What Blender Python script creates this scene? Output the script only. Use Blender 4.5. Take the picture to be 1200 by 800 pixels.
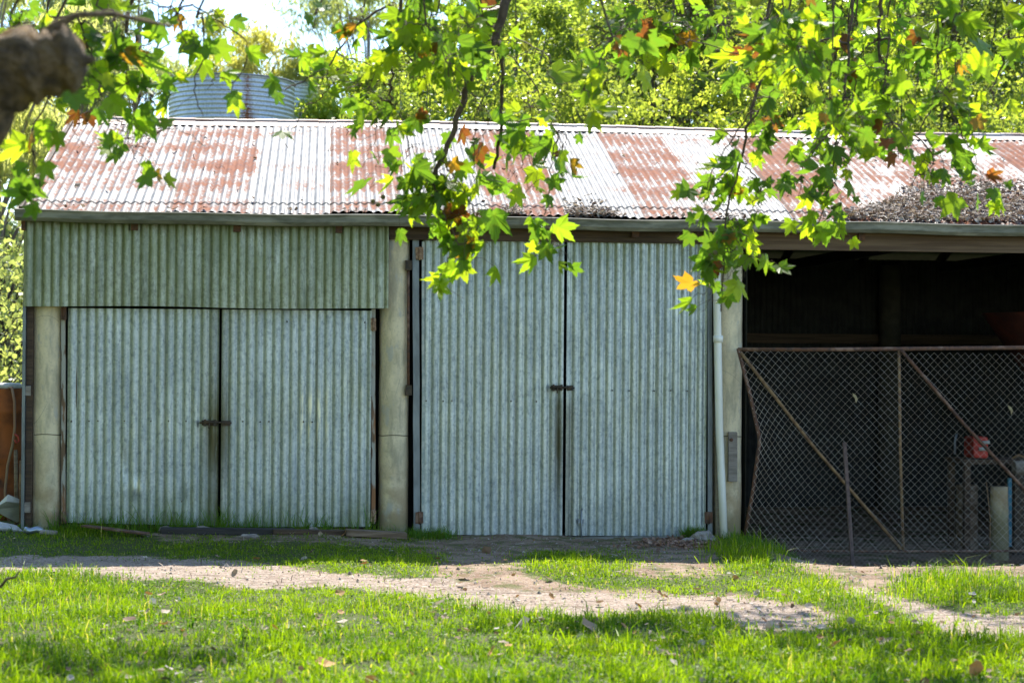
import bpy, bmesh, math, random
import numpy as np
from mathutils import Vector, Matrix, Euler, noise as mnoise
R = math.radians
random.seed(7); rng = np.random.default_rng(7)
for o in list(bpy.data.objects): bpy.data.objects.remove(o)
scene = bpy.context.scene
col = scene.collection

# ------------------------------------------------------------------ camera
CAM = Vector((0.0, -16.0, 1.64)); FPX = 2100.0
YAW, PITCH, ROLL = R(5.85), R(0.27), R(0.43)
cam = bpy.data.objects.new('camera', bpy.data.cameras.new('camera')); col.objects.link(cam)
CR = Matrix.Rotation(-YAW, 3, 'Z') @ Matrix.Rotation(R(90) + PITCH, 3, 'X') @ Matrix.Rotation(ROLL, 3, 'Z')
cam.matrix_world = Matrix.Translation(CAM) @ CR.to_4x4()
cam.data.sensor_width = 36; cam.data.lens = FPX / 1200 * 36
cam.data.clip_start = 0.05; cam.data.clip_end = 2000
cam.data.dof.use_dof = True; cam.data.dof.focus_distance = 15.9; cam.data.dof.aperture_fstop = 2.7
scene.camera = cam
# ------------------------------------------------------------------ light
SUN_EL, SUN_AZ = R(52), R(7)
w = bpy.data.worlds.new("World"); scene.world = w; w.use_nodes = True
wn = w.node_tree.nodes; wl = w.node_tree.links
sky = wn.new('ShaderNodeTexSky'); sky.sky_type = 'NISHITA'; sky.sun_disc = False
sky.sun_elevation = SUN_EL; sky.sun_rotation = SUN_AZ; sky.dust_density = 0.1; sky.air_density = 1.0; sky.ozone_density = 2.5
bg = wn['Background']; bg.inputs[1].default_value = 0.15; wl.new(sky.outputs[0], bg.inputs[0])
sun = bpy.data.objects.new('sun', bpy.data.lights.new('sun', 'SUN')); col.objects.link(sun)
sun.data.energy = 5.0; sun.data.angle = R(0.5); sun.data.color = (1, 0.95, 0.86)
sd = Vector((math.sin(SUN_AZ) * math.cos(SUN_EL), math.cos(SUN_AZ) * math.cos(SUN_EL), math.sin(SUN_EL)))
sun.rotation_euler = sd.to_track_quat('Z', 'Y').to_euler(); sun.location = sd * 40
vs = scene.view_settings
vs.view_transform = 'Standard'; vs.look = 'None'; vs.gamma = 1; vs.use_curve_mapping = False
vs.exposure = 1.30

# ------------------------------------------------------------------ helpers
def W(px, py, Y):
    """point of the photograph (1200x800) at world depth Y"""
    d = CR @ Vector(((px - 600) / FPX, (400 - py) / FPX, -1))
    return CAM + d * ((Y - CAM.y) / d.y)
def WX(px, py, Y=0): return W(px, py, Y).x
def WZ(px, py, Y=0): return W(px, py, Y).z
CRn = np.array(CR)
def to_px(P):
    q = (P - np.array(CAM)) @ CRn
    z = np.minimum(q[:, 2], -0.05)
    return 600 + FPX * q[:, 0] / -z, 400 - FPX * q[:, 1] / -z

def tag(o, label=None, cat=None, group=None, kind=None):
    if label: o['label'] = label
    if cat: o['category'] = cat
    if group: o['group'] = group
    if kind: o['kind'] = kind
    return o
def empty(name, loc=(0, 0, 0), rot=(0, 0, 0)):
    o = bpy.data.objects.new(name, None); o.empty_display_size = .1
    o.location = loc; o.rotation_euler = rot; col.objects.link(o); return o

class MB:
    def __init__(s): s.v = []; s.f = []; s.sm = []
    def add(s, vs_, fs, smooth=False):
        n = len(s.v); s.v += [tuple(p) for p in vs_]; s.f += [tuple(i + n for i in f) for f in fs]
        s.sm += [smooth] * len(fs); return s
    def box(s, x0, x1, y0, y1, z0, z1, M=None, j=0.0):
        c = [Vector((x, y, z)) for z in (z0, z1) for y in (y0, y1) for x in (x0, x1)]
        if j: c = [p + Vector((random.uniform(-j, j), random.uniform(-j, j), random.uniform(-j, j))) for p in c]
        if M is not None: c = [M @ p for p in c]
        return s.add(c, [(0, 2, 3, 1), (4, 5, 7, 6), (0, 1, 5, 4), (2, 6, 7, 3), (0, 4, 6, 2), (1, 3, 7, 5)])
    def tube(s, pts, rad, n=8, cap=True, wob=0.0):
        pts = [Vector(p) for p in pts]; rad = rad if isinstance(rad, (list, tuple)) else [rad] * len(pts)
        vs_ = []; t0 = (pts[1] - pts[0]).normalized()
        u = t0.cross(Vector((0.13, 1, 0.31))).normalized()
        for i, p in enumerate(pts):
            t = (pts[min(i + 1, len(pts) - 1)] - pts[max(i - 1, 0)]).normalized()
            u = (u - t * u.dot(t)).normalized(); v = t.cross(u)
            for k in range(n):
                a = 2 * math.pi * k / n
                rr = rad[i] * (1 + (random.uniform(-wob, wob) if wob else 0))
                vs_.append(p + (u * math.cos(a) + v * math.sin(a)) * rr)
        fs = [(i * n + k, i * n + (k + 1) % n, (i + 1) * n + (k + 1) % n, (i + 1) * n + k) for i in range(len(pts) - 1) for k in range(n)]
        if cap: fs += [tuple(range(n - 1, -1, -1)), tuple((len(pts) - 1) * n + k for k in range(n))]
        return s.add(vs_, fs, True)
    def beam(s, a, b, w_, h_, up=(0, 0, 1)):
        a = Vector(a); b = Vector(b); t = (b - a); L = t.length; t.normalize()
        y = Vector(up).cross(t)
        if y.length < 1e-3: y = Vector((0, 1, 0)).cross(t)
        y.normalize(); z = t.cross(y)
        M = Matrix(((t.x, y.x, z.x, a.x), (t.y, y.y, z.y, a.y), (t.z, y.z, z.z, a.z), (0, 0, 0, 1)))
        return s.box(0, L, -w_ / 2, w_ / 2, -h_ / 2, h_ / 2, M)
    def build(s, name, mat, parent=None, bevel=0):
        me = bpy.data.meshes.new(name); me.from_pydata(s.v, [], s.f)
        me.polygons.foreach_set('use_smooth', s.sm)
        me.materials.append(mat); me.update()
        o = bpy.data.objects.new(name, me); col.objects.link(o)
        if parent is not None:
            o.parent = parent; o.matrix_parent_inverse = Matrix.LocRotScale(parent.location, parent.rotation_euler, None).inverted() if s.world(parent) else Matrix()
        if bevel:
            m = o.modifiers.new('bevel', 'BEVEL'); m.width = bevel; m.segments = 2; m.limit_method = 'ANGLE'
        return o
    def world(s, parent): return getattr(s, 'in_world', True)

def npmesh(name, V, F, mat, cols=None, smooth=False, parent=None, attrs=None):
    V = np.asarray(V, np.float32); F = np.asarray(F, np.int32); k = F.shape[1]
    me = bpy.data.meshes.new(name)
    me.vertices.add(len(V)); me.vertices.foreach_set('co', V.ravel())
    me.loops.add(F.size); me.loops.foreach_set('vertex_index', F.ravel())
    me.polygons.add(len(F)); me.polygons.foreach_set('loop_start', np.arange(0, F.size, k, dtype=np.int32))
    me.polygons.foreach_set('use_smooth', np.full(len(F), smooth))
    if cols is not None:
        a = me.color_attributes.new('tint', 'FLOAT_COLOR', 'POINT')
        c = np.ones((len(V), 4), np.float32); c[:, :3] = cols; a.data.foreach_set('color', c.ravel())
    for n_, arr in (attrs or {}).items():
        a = me.attributes.new(n_, 'FLOAT', 'POINT'); a.data.foreach_set('value', np.asarray(arr, np.float32))
    me.materials.append(mat); me.update(calc_edges=True)
    o = bpy.data.objects.new(name, me); col.objects.link(o)
    if parent is not None:
        o.parent = parent
        o.matrix_parent_inverse = Matrix.LocRotScale(parent.location, parent.rotation_euler, None).inverted()
    return o

# ------------------------------------------------------------------ materials
class NT:
    def __init__(s, name):
        s.m = bpy.data.materials.new(name); s.m.use_nodes = True
        s.n = s.m.node_tree.nodes; s.l = s.m.node_tree.links; s.b = s.n['Principled BSDF']; s.out = s.n['Material Output']
        s.co = s.n.new('ShaderNodeTexCoord').outputs['Object']
    def sock(s, nd, i, v):
        if isinstance(v, bpy.types.NodeSocket): s.l.new(v, nd.inputs[i])
        else:
            if isinstance(v, (tuple, list)) and len(v) == 3 and nd.inputs[i].type == 'RGBA': v = (*v, 1)
            nd.inputs[i].default_value = v
    def map(s, scale=(1, 1, 1), co=None, loc=(0, 0, 0)):
        nd = s.n.new('ShaderNodeMapping'); s.l.new(co or s.co, nd.inputs[0]); nd.inputs['Scale'].default_value = scale
        nd.inputs['Location'].default_value = loc; return nd.outputs[0]
    def noise(s, sc=5, det=4, co=None, rough=.55, dist=0):
        nd = s.n.new('ShaderNodeTexNoise'); s.l.new(co or s.co, nd.inputs['Vector'])
        nd.inputs['Scale'].default_value = sc; nd.inputs['Detail'].default_value = det
        nd.inputs['Roughness'].default_value = rough; nd.inputs['Distortion'].default_value = dist; return nd.outputs[0]
    def vor(s, sc=5, co=None, out=0, feat='F1'):
        nd = s.n.new('ShaderNodeTexVoronoi'); nd.feature = feat; s.l.new(co or s.co, nd.inputs['Vector']); nd.inputs['Scale'].default_value = sc; return nd.outputs[out]
    def math(s, op, a, b=0.0, c=0.0, clamp=False):
        nd = s.n.new('ShaderNodeMath'); nd.operation = op; nd.use_clamp = clamp
        s.sock(nd, 0, a); s.sock(nd, 1, b); s.sock(nd, 2, c); return nd.outputs[0]
    def step(s, v, a, b, lo=0.0, hi=1.0):
        nd = s.n.new('ShaderNodeMapRange'); nd.interpolation_type = 'SMOOTHSTEP'
        s.sock(nd, 0, v); s.sock(nd, 1, a); s.sock(nd, 2, b); s.sock(nd, 3, lo); s.sock(nd, 4, hi); return nd.outputs[0]
    def mix(s, f, a, b, mode='MIX'):
        nd = s.n.new('ShaderNodeMix'); nd.data_type = 'RGBA'; nd.blend_type = mode
        s.sock(nd, 0, f); s.sock(nd, 6, a); s.sock(nd, 7, b); return nd.outputs[2]
    def ramp(s, v, stops):
        nd = s.n.new('ShaderNodeValToRGB'); s.l.new(v, nd.inputs[0]); e = nd.color_ramp.elements
        while len(e) < len(stops): e.new(.5)
        for i, (p, c) in enumerate(stops): e[i].position = p; e[i].color = (*c, 1)
        return nd.outputs[0]
    def attr(s, name, out=0):
        nd = s.n.new('ShaderNodeAttribute'); nd.attribute_name = name; return nd.outputs[out]
    def xyz(s, co=None):
        nd = s.n.new('ShaderNodeSeparateXYZ'); s.l.new(co or s.co, nd.inputs[0]); return nd.outputs
    def bump(s, h, st=.3, d=.02):
        nd = s.n.new('ShaderNodeBump'); s.l.new(h, nd.inputs['Height']); nd.inputs['Strength'].default_value = st; nd.inputs['Distance'].default_value = d
        s.l.new(nd.outputs[0], s.b.inputs['Normal']); return nd.outputs[0]
    def set(s, c=None, rough=None, metal=None, spec=None):
        if c is not None: s.sock(s.b, s.b.inputs.find('Base Color'), c)
        if rough is not None: s.sock(s.b, s.b.inputs.find('Roughness'), rough)
        if metal is not None: s.sock(s.b, s.b.inputs.find('Metallic'), metal)
        if spec is not None: s.sock(s.b, s.b.inputs.find('Specular IOR Level'), spec)
        return s

def simple(name, c1, c2, sc=8, rough=.7, metal=0, bump=.2, bd=.01, stretch=(1, 1, 1), c3=None, lo=.35, hi=.65):
    t = NT(name); co = t.map(stretch)
    n1 = t.noise(sc, 6, co); c = t.mix(t.step(n1, lo, hi), c1, c2)
    if c3: c = t.mix(t.step(t.noise(sc * .37, 5, co), .52, .66), c, c3)
    t.set(c, rough, metal); t.bump(t.noise(sc * 3, 6, co), bump, bd); return t.m

def mat_galv(name, base, dark, rust=(.16, .075, .035), metal=.45, green=0.0, gcol=(.2, .24, .13)):
    t = NT(name)
    fine = t.vor(52, out=1)                      # spangle
    sp = t.math('MULTIPLY', t.xyz(fine)[0], 1)
    c = t.mix(t.math('MULTIPLY', sp, .75), base, dark)
    lon = t.noise(9, 5, t.map((1, 1, .14)))        # vertical weathering streaks
    c = t.mix(t.step(lon, .5, .75, 0, .4), c, tuple(x * .7 for x in dark))
    big = t.noise(2.6, 6)
    c = t.mix(t.step(big, .45, .7, 0, .35), c, tuple(min(.85, x * 1.3) for x in base))
    # white oxide patches and grime in the speckle
    c = t.mix(t.step(t.noise(38, 6, t.map((1, 1, .5))), .5, .68, 0, .6), c, tuple(x * .6 for x in dark))
    c = t.mix(t.step(t.noise(26, 5, t.map((1, 1, .35), loc=(4, 2, 7))), .54, .7, 0, .35), c, (.72, .75, .70))
    c = t.mix(t.math('MULTIPLY', t.attr('scuff', 2), t.step(t.noise(16, 5, t.map((2, 1, .4))), .35, .6), clamp=True), c, (.90, .86, .66))
    st = t.attr('stain', 2)
    sn = t.noise(14, 5, t.map((1, 1, .25)))
    c = t.mix(t.math('MULTIPLY', st, t.step(sn, .1, .5), clamp=True), c, (.075, .065, .03))
    al = t.attr('algae', 2)
    c = t.mix(t.math('MULTIPLY', al, t.step(t.noise(7, 5, t.map((1, 1, .3))), .25, .7), clamp=True), c, gcol)
    rs = t.attr('rust', 2)
    c = t.mix(t.math('MULTIPLY', rs, t.step(t.noise(30, 6), .3, .6), clamp=True), c, rust)
    t.set(c, t.step(lon, .3, .7, .34, .5), metal)
    t.bump(t.noise(60, 5), .12, .004); return t.m

GALV = mat_galv('door galvanised', (.52, .57, .565), (.32, .375, .41), metal=.55)
GALVG = mat_galv('cladding galvanised', (.40, .43, .355), (.26, .29, .235), gcol=(.17, .2, .1), metal=.6)
GALVT = mat_galv('tank galvanised', (.62, .68, .74), (.46, .52, .58), rust=(.22, .09, .04))
GALVD = simple('shade darkened iron sheet', (.026, .027, .023), (.012, .013, .012), 6, .8, .0)  # interior iron, with the shade of the bay put into its colour
def mat_roof():
    t = NT('roof iron'); X, Y, Z = t.xyz()[0:3]
    c = t.mix(t.step(t.noise(20, 6, t.map((1, .25, .25))), .3, .7), (.27, .265, .255), (.14, .145, .15))
    sheet = t.attr('sheet', 2); rowv = t.attr('along', 2)
    lap = t.attr('crest', 2)
    rows = t.math('SINE', t.math('MULTIPLY', rowv, 31.0)); rows = t.math('MULTIPLY_ADD', rows, .045, .0)
    n1 = t.noise(1.9, 5, t.map((1.2, .7, .7)), .65); n2 = t.noise(11, 6, t.map((1.6, .8, .8)))
    n3 = t.noise(30, 5)
    v = t.math('ADD', t.math('MULTIPLY', n1, .55), t.math('MULTIPLY', n2, .45))
    v = t.math('ADD', v, rows); v = t.math('ADD', v, t.math('MULTIPLY', sheet, .25)); v = t.math('ADD', v, t.math('MULTIPLY', lap, -.05))
    v = t.math('ADD', v, t.math('MULTIPLY', t.math('SUBTRACT', n3, .5), .30))
    rustc = t.mix(t.step(n2, .35, .65), (.17, .038, .009), (.26, .076, .022))
    f = t.step(v, .53, .79)
    c = t.mix(t.math('MULTIPLY', f, .88), c, rustc)
    gr = t.attr('seam', 2)
    c = t.mix(t.math('MULTIPLY', gr, t.step(n2, .3, .55, .2, .9)), c, (.12, .10, .085))
    c = t.mix(t.step(t.noise(24, 5, t.map((1, 1, 1), loc=(3, 9, 1))), .66, .72, 0, .7), c, (.13, .10, .08))
    t.set(c, t.step(f, 0, 1, .6, .9), t.step(f, 0, 1, .1, .0), .2); t.bump(n3, .15, .003); return t.m
ROOF = mat_roof()
def mat_conc():
    t = NT('pillar concrete')
    c = t.mix(t.step(t.noise(3.2, 7, t.map((1.5, 1.5, .8)), .65), .38, .62), (.80, .68, .45), (.58, .50, .33))
    c = t.mix(t.step(t.noise(13, 6, t.map((1, 1, .22), loc=(2, 2, 2))), .5, .7, 0, .55), c, (.30, .27, .2))
    c = t.mix(t.step(t.noise(40, 6), .5, .75, 0, .4), c, (.38, .33, .24))
    c = t.mix(t.step(t.noise(8, 6, t.map((1, 1, .4), loc=(5, 1, 3))), .58, .66, 0, .7), c, (.47, .46, .41))
    z = t.xyz()[2]
    low = t.math('MULTIPLY', t.step(z, .9, .1), t.step(t.noise(5, 5), .35, .6))
    c = t.mix(t.math('MULTIPLY', low, .75), c, (.36, .24, .12))
    c = t.mix(t.math('MULTIPLY', t.step(z, .25, .0), .6), c, (.13, .15, .07))
    # hairline cracks
    cr = t.vor(2.6, t.map((1, 1, .8)), 0, 'DISTANCE_TO_EDGE')
    cr = t.math('MULTIPLY', t.step(cr, .006, .0), t.step(t.noise(1.7, 3, t.map((1, 1, 1), loc=(1, 1, 8))), .58, .62))
    c = t.mix(t.math('MULTIPLY', cr, .5), c, (.12, .11, .09))
    t.set(c, .9); t.bump(t.noise(55, 6), .35, .006); return t.m
CONC = mat_conc()
SLAB = simple('slab concrete', (.27, .25, .21), (.17, .16, .13), 9, .95, 0, .4, .02)
TIMB = simple('dark old timber', (.055, .035, .022), (.11, .07, .042), 7, .85, 0, .5, .01, (.25, 4, 6))
TIMG = simple('grey timber', (.2, .17, .14), (.32, .28, .24), 9, .9, 0, .4, .01, (.4, 3, 3))
TIMW = simple('weathered brown timber', (.14, .095, .06), (.26, .19, .13), 7, .9, 0, .6, .01, (.3, 4, 4), c3=(.10, .06, .03))
TIMP = simple('flaking painted strip', (.40, .39, .34), (.16, .10, .06), 7, .8, 0, .4, .01, (3, 3, .7), c3=(.3, .14, .06), lo=.5, hi=.6)
RUST = simple('rusted steel', (.17, .08, .045), (.085, .05, .038), 22, .85, .1, .4, .004, c3=(.26, .16, .11))
RUSTY = simple('pale rusted pipe', (.30, .19, .09), (.16, .09, .05), 18, .8, .1, .3, .004)
DRUMR = simple('rusted drum skin', (.42, .12, .03), (.20, .06, .02), 5, .75, .15, .3, .006, c3=(.045, .022, .014))
REDP = simple('old red paint', (.55, .05, .03), (.35, .035, .02), 6, .55, 0, .1)
REDD = simple('dull red machine paint', (.16, .04, .025), (.08, .025, .02), 4, .7, 0, .1)
IRON = simple('black iron', (.035, .03, .025), (.09, .06, .035), 25, .7, .3, .3, .003)
STEEL = simple('grey galvanised steel', (.25, .28, .30), (.17, .19, .21), 12, .5, .5, .15, .003, (1, 1, .3))
GUTT = simple('gutter iron', (.13, .13, .095), (.21, .205, .16), 12, .75, .0, .3, .006, (.5, 2, 2), c3=(.30, .29, .23))
PVC = simple('cream pipe paint', (.90, .89, .80), (.80, .78, .67), 5, .55, 0, .05, .002, (2, 2, .4), c3=(.52, .50, .38))
WIRE = simple('fence wire', (.66, .60, .50), (.5, .4, .3), 14, .5, .5, .1, .001)
ROCK = simple('pale rock', (.34, .30, .26), (.20, .17, .15), 14, .9, 0, .6, .01)
BLUEP = simple('blue paint', (.03, .13, .19), (.05, .2, .27), 9, .6, 0, .1)
HOSE = simple('faded hose rubber', (.32, .17, .12), (.25, .19, .12), 4, .6, 0, .1)
WHITE = simple('dirty white plastic', (.55, .55, .53), (.36, .36, .34), 9, .6, 0, .3)
REDC = simple('red plastic clip', (.5, .05, .03), (.4, .04, .03), 9, .4)
BARK = simple('plane bark', (.10, .075, .05), (.21, .16, .10), 7, .95, 0, .9, .03, (1, 1, 1), c3=(.30, .22, .12))
TWIG = simple('twig bark', (.07, .045, .03), (.13, .09, .06), 20, .9, 0, .4, .004)
GUMB = simple('gum bark', (.32, .27, .23), (.16, .12, .10), 3, .9, 0, .4, .01, (1, 1, .3))
TRB = simple('dark bark', (.06, .045, .035), (.11, .085, .065), 6, .95, 0, .6, .02)
BALLM = simple('seed ball', (.20, .17, .06), (.12, .10, .04), 60, .95, 0, .8, .01)
BLACK = simple('black shade board', (.012, .012, .012), (.02, .02, .018), 5, .95)  # near black in place of the shade seen through the door gaps
CANM = simple('crumpled can metal', (.5, .55, .6), (.3, .36, .42), 9, .35, .8)

def mat_leaf(name, trans=.55, rough=.45, mul=1.0, tint2=(1.25, 1.15, .35), vein=False):
    t = NT(name); c = t.attr('tint')
    n1 = t.noise(30, 4)
    c = t.mix(t.step(n1, .4, .7, 0, .35), c, (.10, .12, .02) if vein else c)
    if mul != 1.0: c = t.mix(1.0, c, (mul, mul, mul), 'MULTIPLY')
    t.set(c, rough, 0, .45)
    tr = t.n.new('ShaderNodeBsdfTranslucent'); c2 = t.mix(1.0, c, tint2, 'MULTIPLY'); t.l.new(c2, tr.inputs[0])
    ad = t.n.new('ShaderNodeMixShader'); ad.inputs[0].default_value = trans
    t.l.new(t.b.outputs[0], ad.inputs[1]); t.l.new(tr.outputs[0], ad.inputs[2]); t.l.new(ad.outputs[0], t.out.inputs[0])
    return t.m
LEAF = mat_leaf('plane leaf', .62, .45, 1.0, (2.3, 2.3, .9), True)
BLEAF = mat_leaf('tree leaf', .6, .35, 1.0, (2.6, 2.45, 1.0))
GRASS = mat_leaf('grass blade', .5, .5, 1.0, (1.75, 1.8, .3))
GRASS.node_tree.nodes['Principled BSDF'].inputs['Specular IOR Level'].default_value = .2
LITTER = mat_leaf('dry leaf', .15, .8, 1.0, (1.1, 1, .8))

def mat_ground():
    t = NT('ground soil and turf'); d = t.attr('dirt', 2)
    n1 = t.noise(3.2, 6); n2 = t.noise(45, 6); n3 = t.noise(160, 3)
    pale = t.mix(t.step(n1, .35, .65), (.34, .255, .195), (.24, .175, .132))
    pale = t.mix(t.step(n2, .42, .7), pale, (.46, .39, .33))
    pale = t.mix(t.step(n2, .45, .3, 0, .8), pale, (.16, .12, .09))
    pale = t.mix(t.step(t.noise(7, 6, t.map((.6, 3.0, 1))), .50, .64, 0, .8), pale, (.17, .125, .09))
    pale = t.mix(t.step(t.vor(38), .16, .07, 0, .6), pale, (.42, .39, .35))
    dark_shaded_soil = t.mix(t.step(n1, .4, .6), (.20, .13, .085), (.31, .22, .155))  # dark brown soil, the shed's shadow partly put into its colour
    dark_shaded_soil = t.mix(t.step(n2, .5, .68), dark_shaded_soil, (.34, .28, .23))
    dark_shaded_soil = t.mix(t.step(t.noise(5, 6), .5, .62, 0, .8), dark_shaded_soil, (.10, .11, .035))
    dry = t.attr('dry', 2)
    so = t.mix(dry, dark_shaded_soil, pale)
    turf = t.mix(t.step(n2, .4, .65), (.06, .085, .02), (.10, .10, .04))
    f = t.step(t.math('ADD', d, t.math('MULTIPLY', t.math('SUBTRACT', t.noise(9, 6), .5), .8)), .35, .62)
    t.set(t.mix(f, turf, so), .95, 0, .2)
    h = t.math('ADD', t.math('MULTIPLY', n2, .6), t.math('MULTIPLY', n3, .3)); h = t.math('ADD', h, t.math('MULTIPLY', t.noise(9, 5, t.map((.6, 3, 1))), 1.2))
    t.bump(h, .8, .03); return t.m
GROUND = mat_ground()

# ------------------------------------------------------------------ ground
def sst(v, a, b):
    t = np.clip((v - a) / (b - a), 0, 1); return t * t * (3 - 2 * t)
_g = rng.uniform(0, 6.28, (14, 2)); _k = rng.normal(0, 1, (14, 2))
def vnoise(x, y, s=1.0):
    r = 0
    for i in range(14): r = r + np.sin(_k[i, 0] * x * s * 1.7 + _k[i, 1] * y * s * 1.7 + _g[i, 0])
    return r / 5.3
def gz(x, y):
    x = np.asarray(x, float); y = np.asarray(y, float)
    tr = -.30 * sst(x, 3.6, 4.3) * sst(y, -2.7, -1.0) * (1 - sst(y, 6.5, 8))
    z = tr + .05 * (1 - sst(x, -.2, .6)) * sst(y, -1.5, -.3)
    z = z - .03 * sst(x, .4, .9) * sst(y, -1.8, -.9)
    near = np.exp(-((x / 14) ** 2 + ((y + 3) / 14) ** 2))
    z = z + near * (.012 * vnoise(x, y, 2.2) + .02 * vnoise(x, y, .7))
    # wheel ruts along the track
    z = z - .02 * np.exp(-((y + 3.7 + .12 * x) / .25) ** 2) - .02 * np.exp(-((y + 4.8 + .1 * x) / .3) ** 2)
    far = np.sqrt(x ** 2 + (y - 0) ** 2); z = z + 1.2 * sst(far, 25, 90)
    return z
def inpoly(px, py, poly):
    r = np.zeros(px.shape, bool); n = len(poly); j = n - 1
    for i in range(n):
        xi, yi = poly[i]; xj, yj = poly[j]
        if yi != yj: r ^= ((yi > py) != (yj > py)) & (px < (xj - xi) * (py - yi) / (yj - yi) + xi)
        j = i
    return r
TRACK = [(-300, 648), (0, 649), (120, 650), (250, 655), (330, 663), (420, 672), (520, 676), (560, 684), (640, 690), (740, 694), (830, 692), (880, 702), (960, 714), (985, 724), (975, 740), (930, 742), (880, 736), (820, 722), (760, 720), (700, 726), (640, 724), (560, 713), (500, 702), (420, 693), (300, 690), (200, 681), (120, 675), (0, 669), (-300, 664)]
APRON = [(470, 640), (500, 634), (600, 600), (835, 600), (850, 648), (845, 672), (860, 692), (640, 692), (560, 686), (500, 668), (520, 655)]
UNDER = [(880, 560), (1600, 560), (1600, 680), (1200, 676), (1060, 678), (1040, 690), (990, 692), (960, 676), (900, 655)]
RTRACK = [(1000, 684), (1040, 696), (1100, 712), (1200, 722), (1600, 740), (1600, 790), (1200, 758), (1120, 745), (1070, 730), (1040, 712), (990, 697)]
BASE = [(150, 622), (470, 600), (475, 648), (400, 640), (300, 637), (180, 634)]
PATCHG = [[(608, 656), (650, 646), (700, 650), (745, 657), (735, 668), (700, 676), (640, 682), (612, 672)], [(640, 680), (700, 672), (760, 678), (800, 688), (760, 694), (690, 694)],
          [(740, 684), (800, 676), (850, 684), (860, 696), (790, 698)]]
def dirt_at(x, y, z, jx=15, jy=3.0, seed=None):
    P = np.stack([x, y, z], 1); px, py = to_px(P)
    px = px + rng.normal(0, jx, px.shape); py = py + rng.normal(0, jy, py.shape) + 4 * vnoise(x, y, 3.0) + 2 * vnoise(x, y, 9.0)
    d = np.zeros(px.shape)
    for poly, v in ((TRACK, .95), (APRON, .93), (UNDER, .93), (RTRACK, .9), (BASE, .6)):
        d = np.maximum(d, inpoly(px, py, poly) * v)
    for g in PATCHG: d = np.where(inpoly(px, py, g), .05, d)
    return d, px, py
def axis(lo, hi, st, far):
    a = list(np.arange(lo, hi + 1e-6, st)); d = st; p = hi
    while p < far: d *= 1.35; p += d; a.append(p)
    d = st; p = lo
    while p > -far: d *= 1.35; p -= d; a.insert(0, p)
    return np.array(a)
gx = axis(-5.0, 8.5, .06, 400); gy = axis(-9.5, 0.6, .05, 500)
GX, GY = np.meshgrid(gx, gy); gxf, gyf = GX.ravel(), GY.ravel(); gzf = gz(gxf, gyf)
dd = np.zeros(gxf.shape)
for _ in range(12): dd += dirt_at(gxf, gyf, gzf)[0]
dd /= 12
zone = (gyf > -9) & (gyf < 7) & (gxf > -9) & (gxf < 14); dd = np.where(zone, dd, .1)
gpx, gpy = to_px(np.stack([gxf, gyf, gzf], 1))
inside = (gyf > .1) & (gyf < 6.2) & (gxf > -2.7) & (gxf < 10); dd = np.where(inside, 1, dd)
dry = np.maximum(inpoly(gpx, gpy, TRACK) & ~inpoly(gpx, gpy - 2, APRON), inpoly(gpx, gpy, RTRACK)).astype(float)  # apron kept out of the pale soil so its colour extends the shed's shadow
gzf = gzf + dd * .006 * vnoise(gxf, gyf, 12)
nx, ny = len(gx), len(gy)
ii = (np.arange(ny - 1)[:, None] * nx + np.arange(nx - 1)[None, :]).ravel()
GF = np.stack([ii, ii + 1, ii + nx + 1, ii + nx], 1)
fd = dd[GF].mean(1); fx = gxf[GF].mean(1); fy = gyf[GF].mean(1)
ontrack = (dry[GF].mean(1) > .5) & (fy > -9) & (fy < -1.2)
V3 = np.stack([gxf, gyf, gzf], 1)
def sub(mask, name):
    F = GF[mask]; u, inv = np.unique(F, return_inverse=True)
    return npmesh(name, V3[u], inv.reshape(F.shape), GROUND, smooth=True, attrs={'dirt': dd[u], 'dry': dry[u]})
tag(sub(~ontrack, 'ground'), kind='structure'); tag(sub(ontrack, 'path'), kind='structure')

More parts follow.
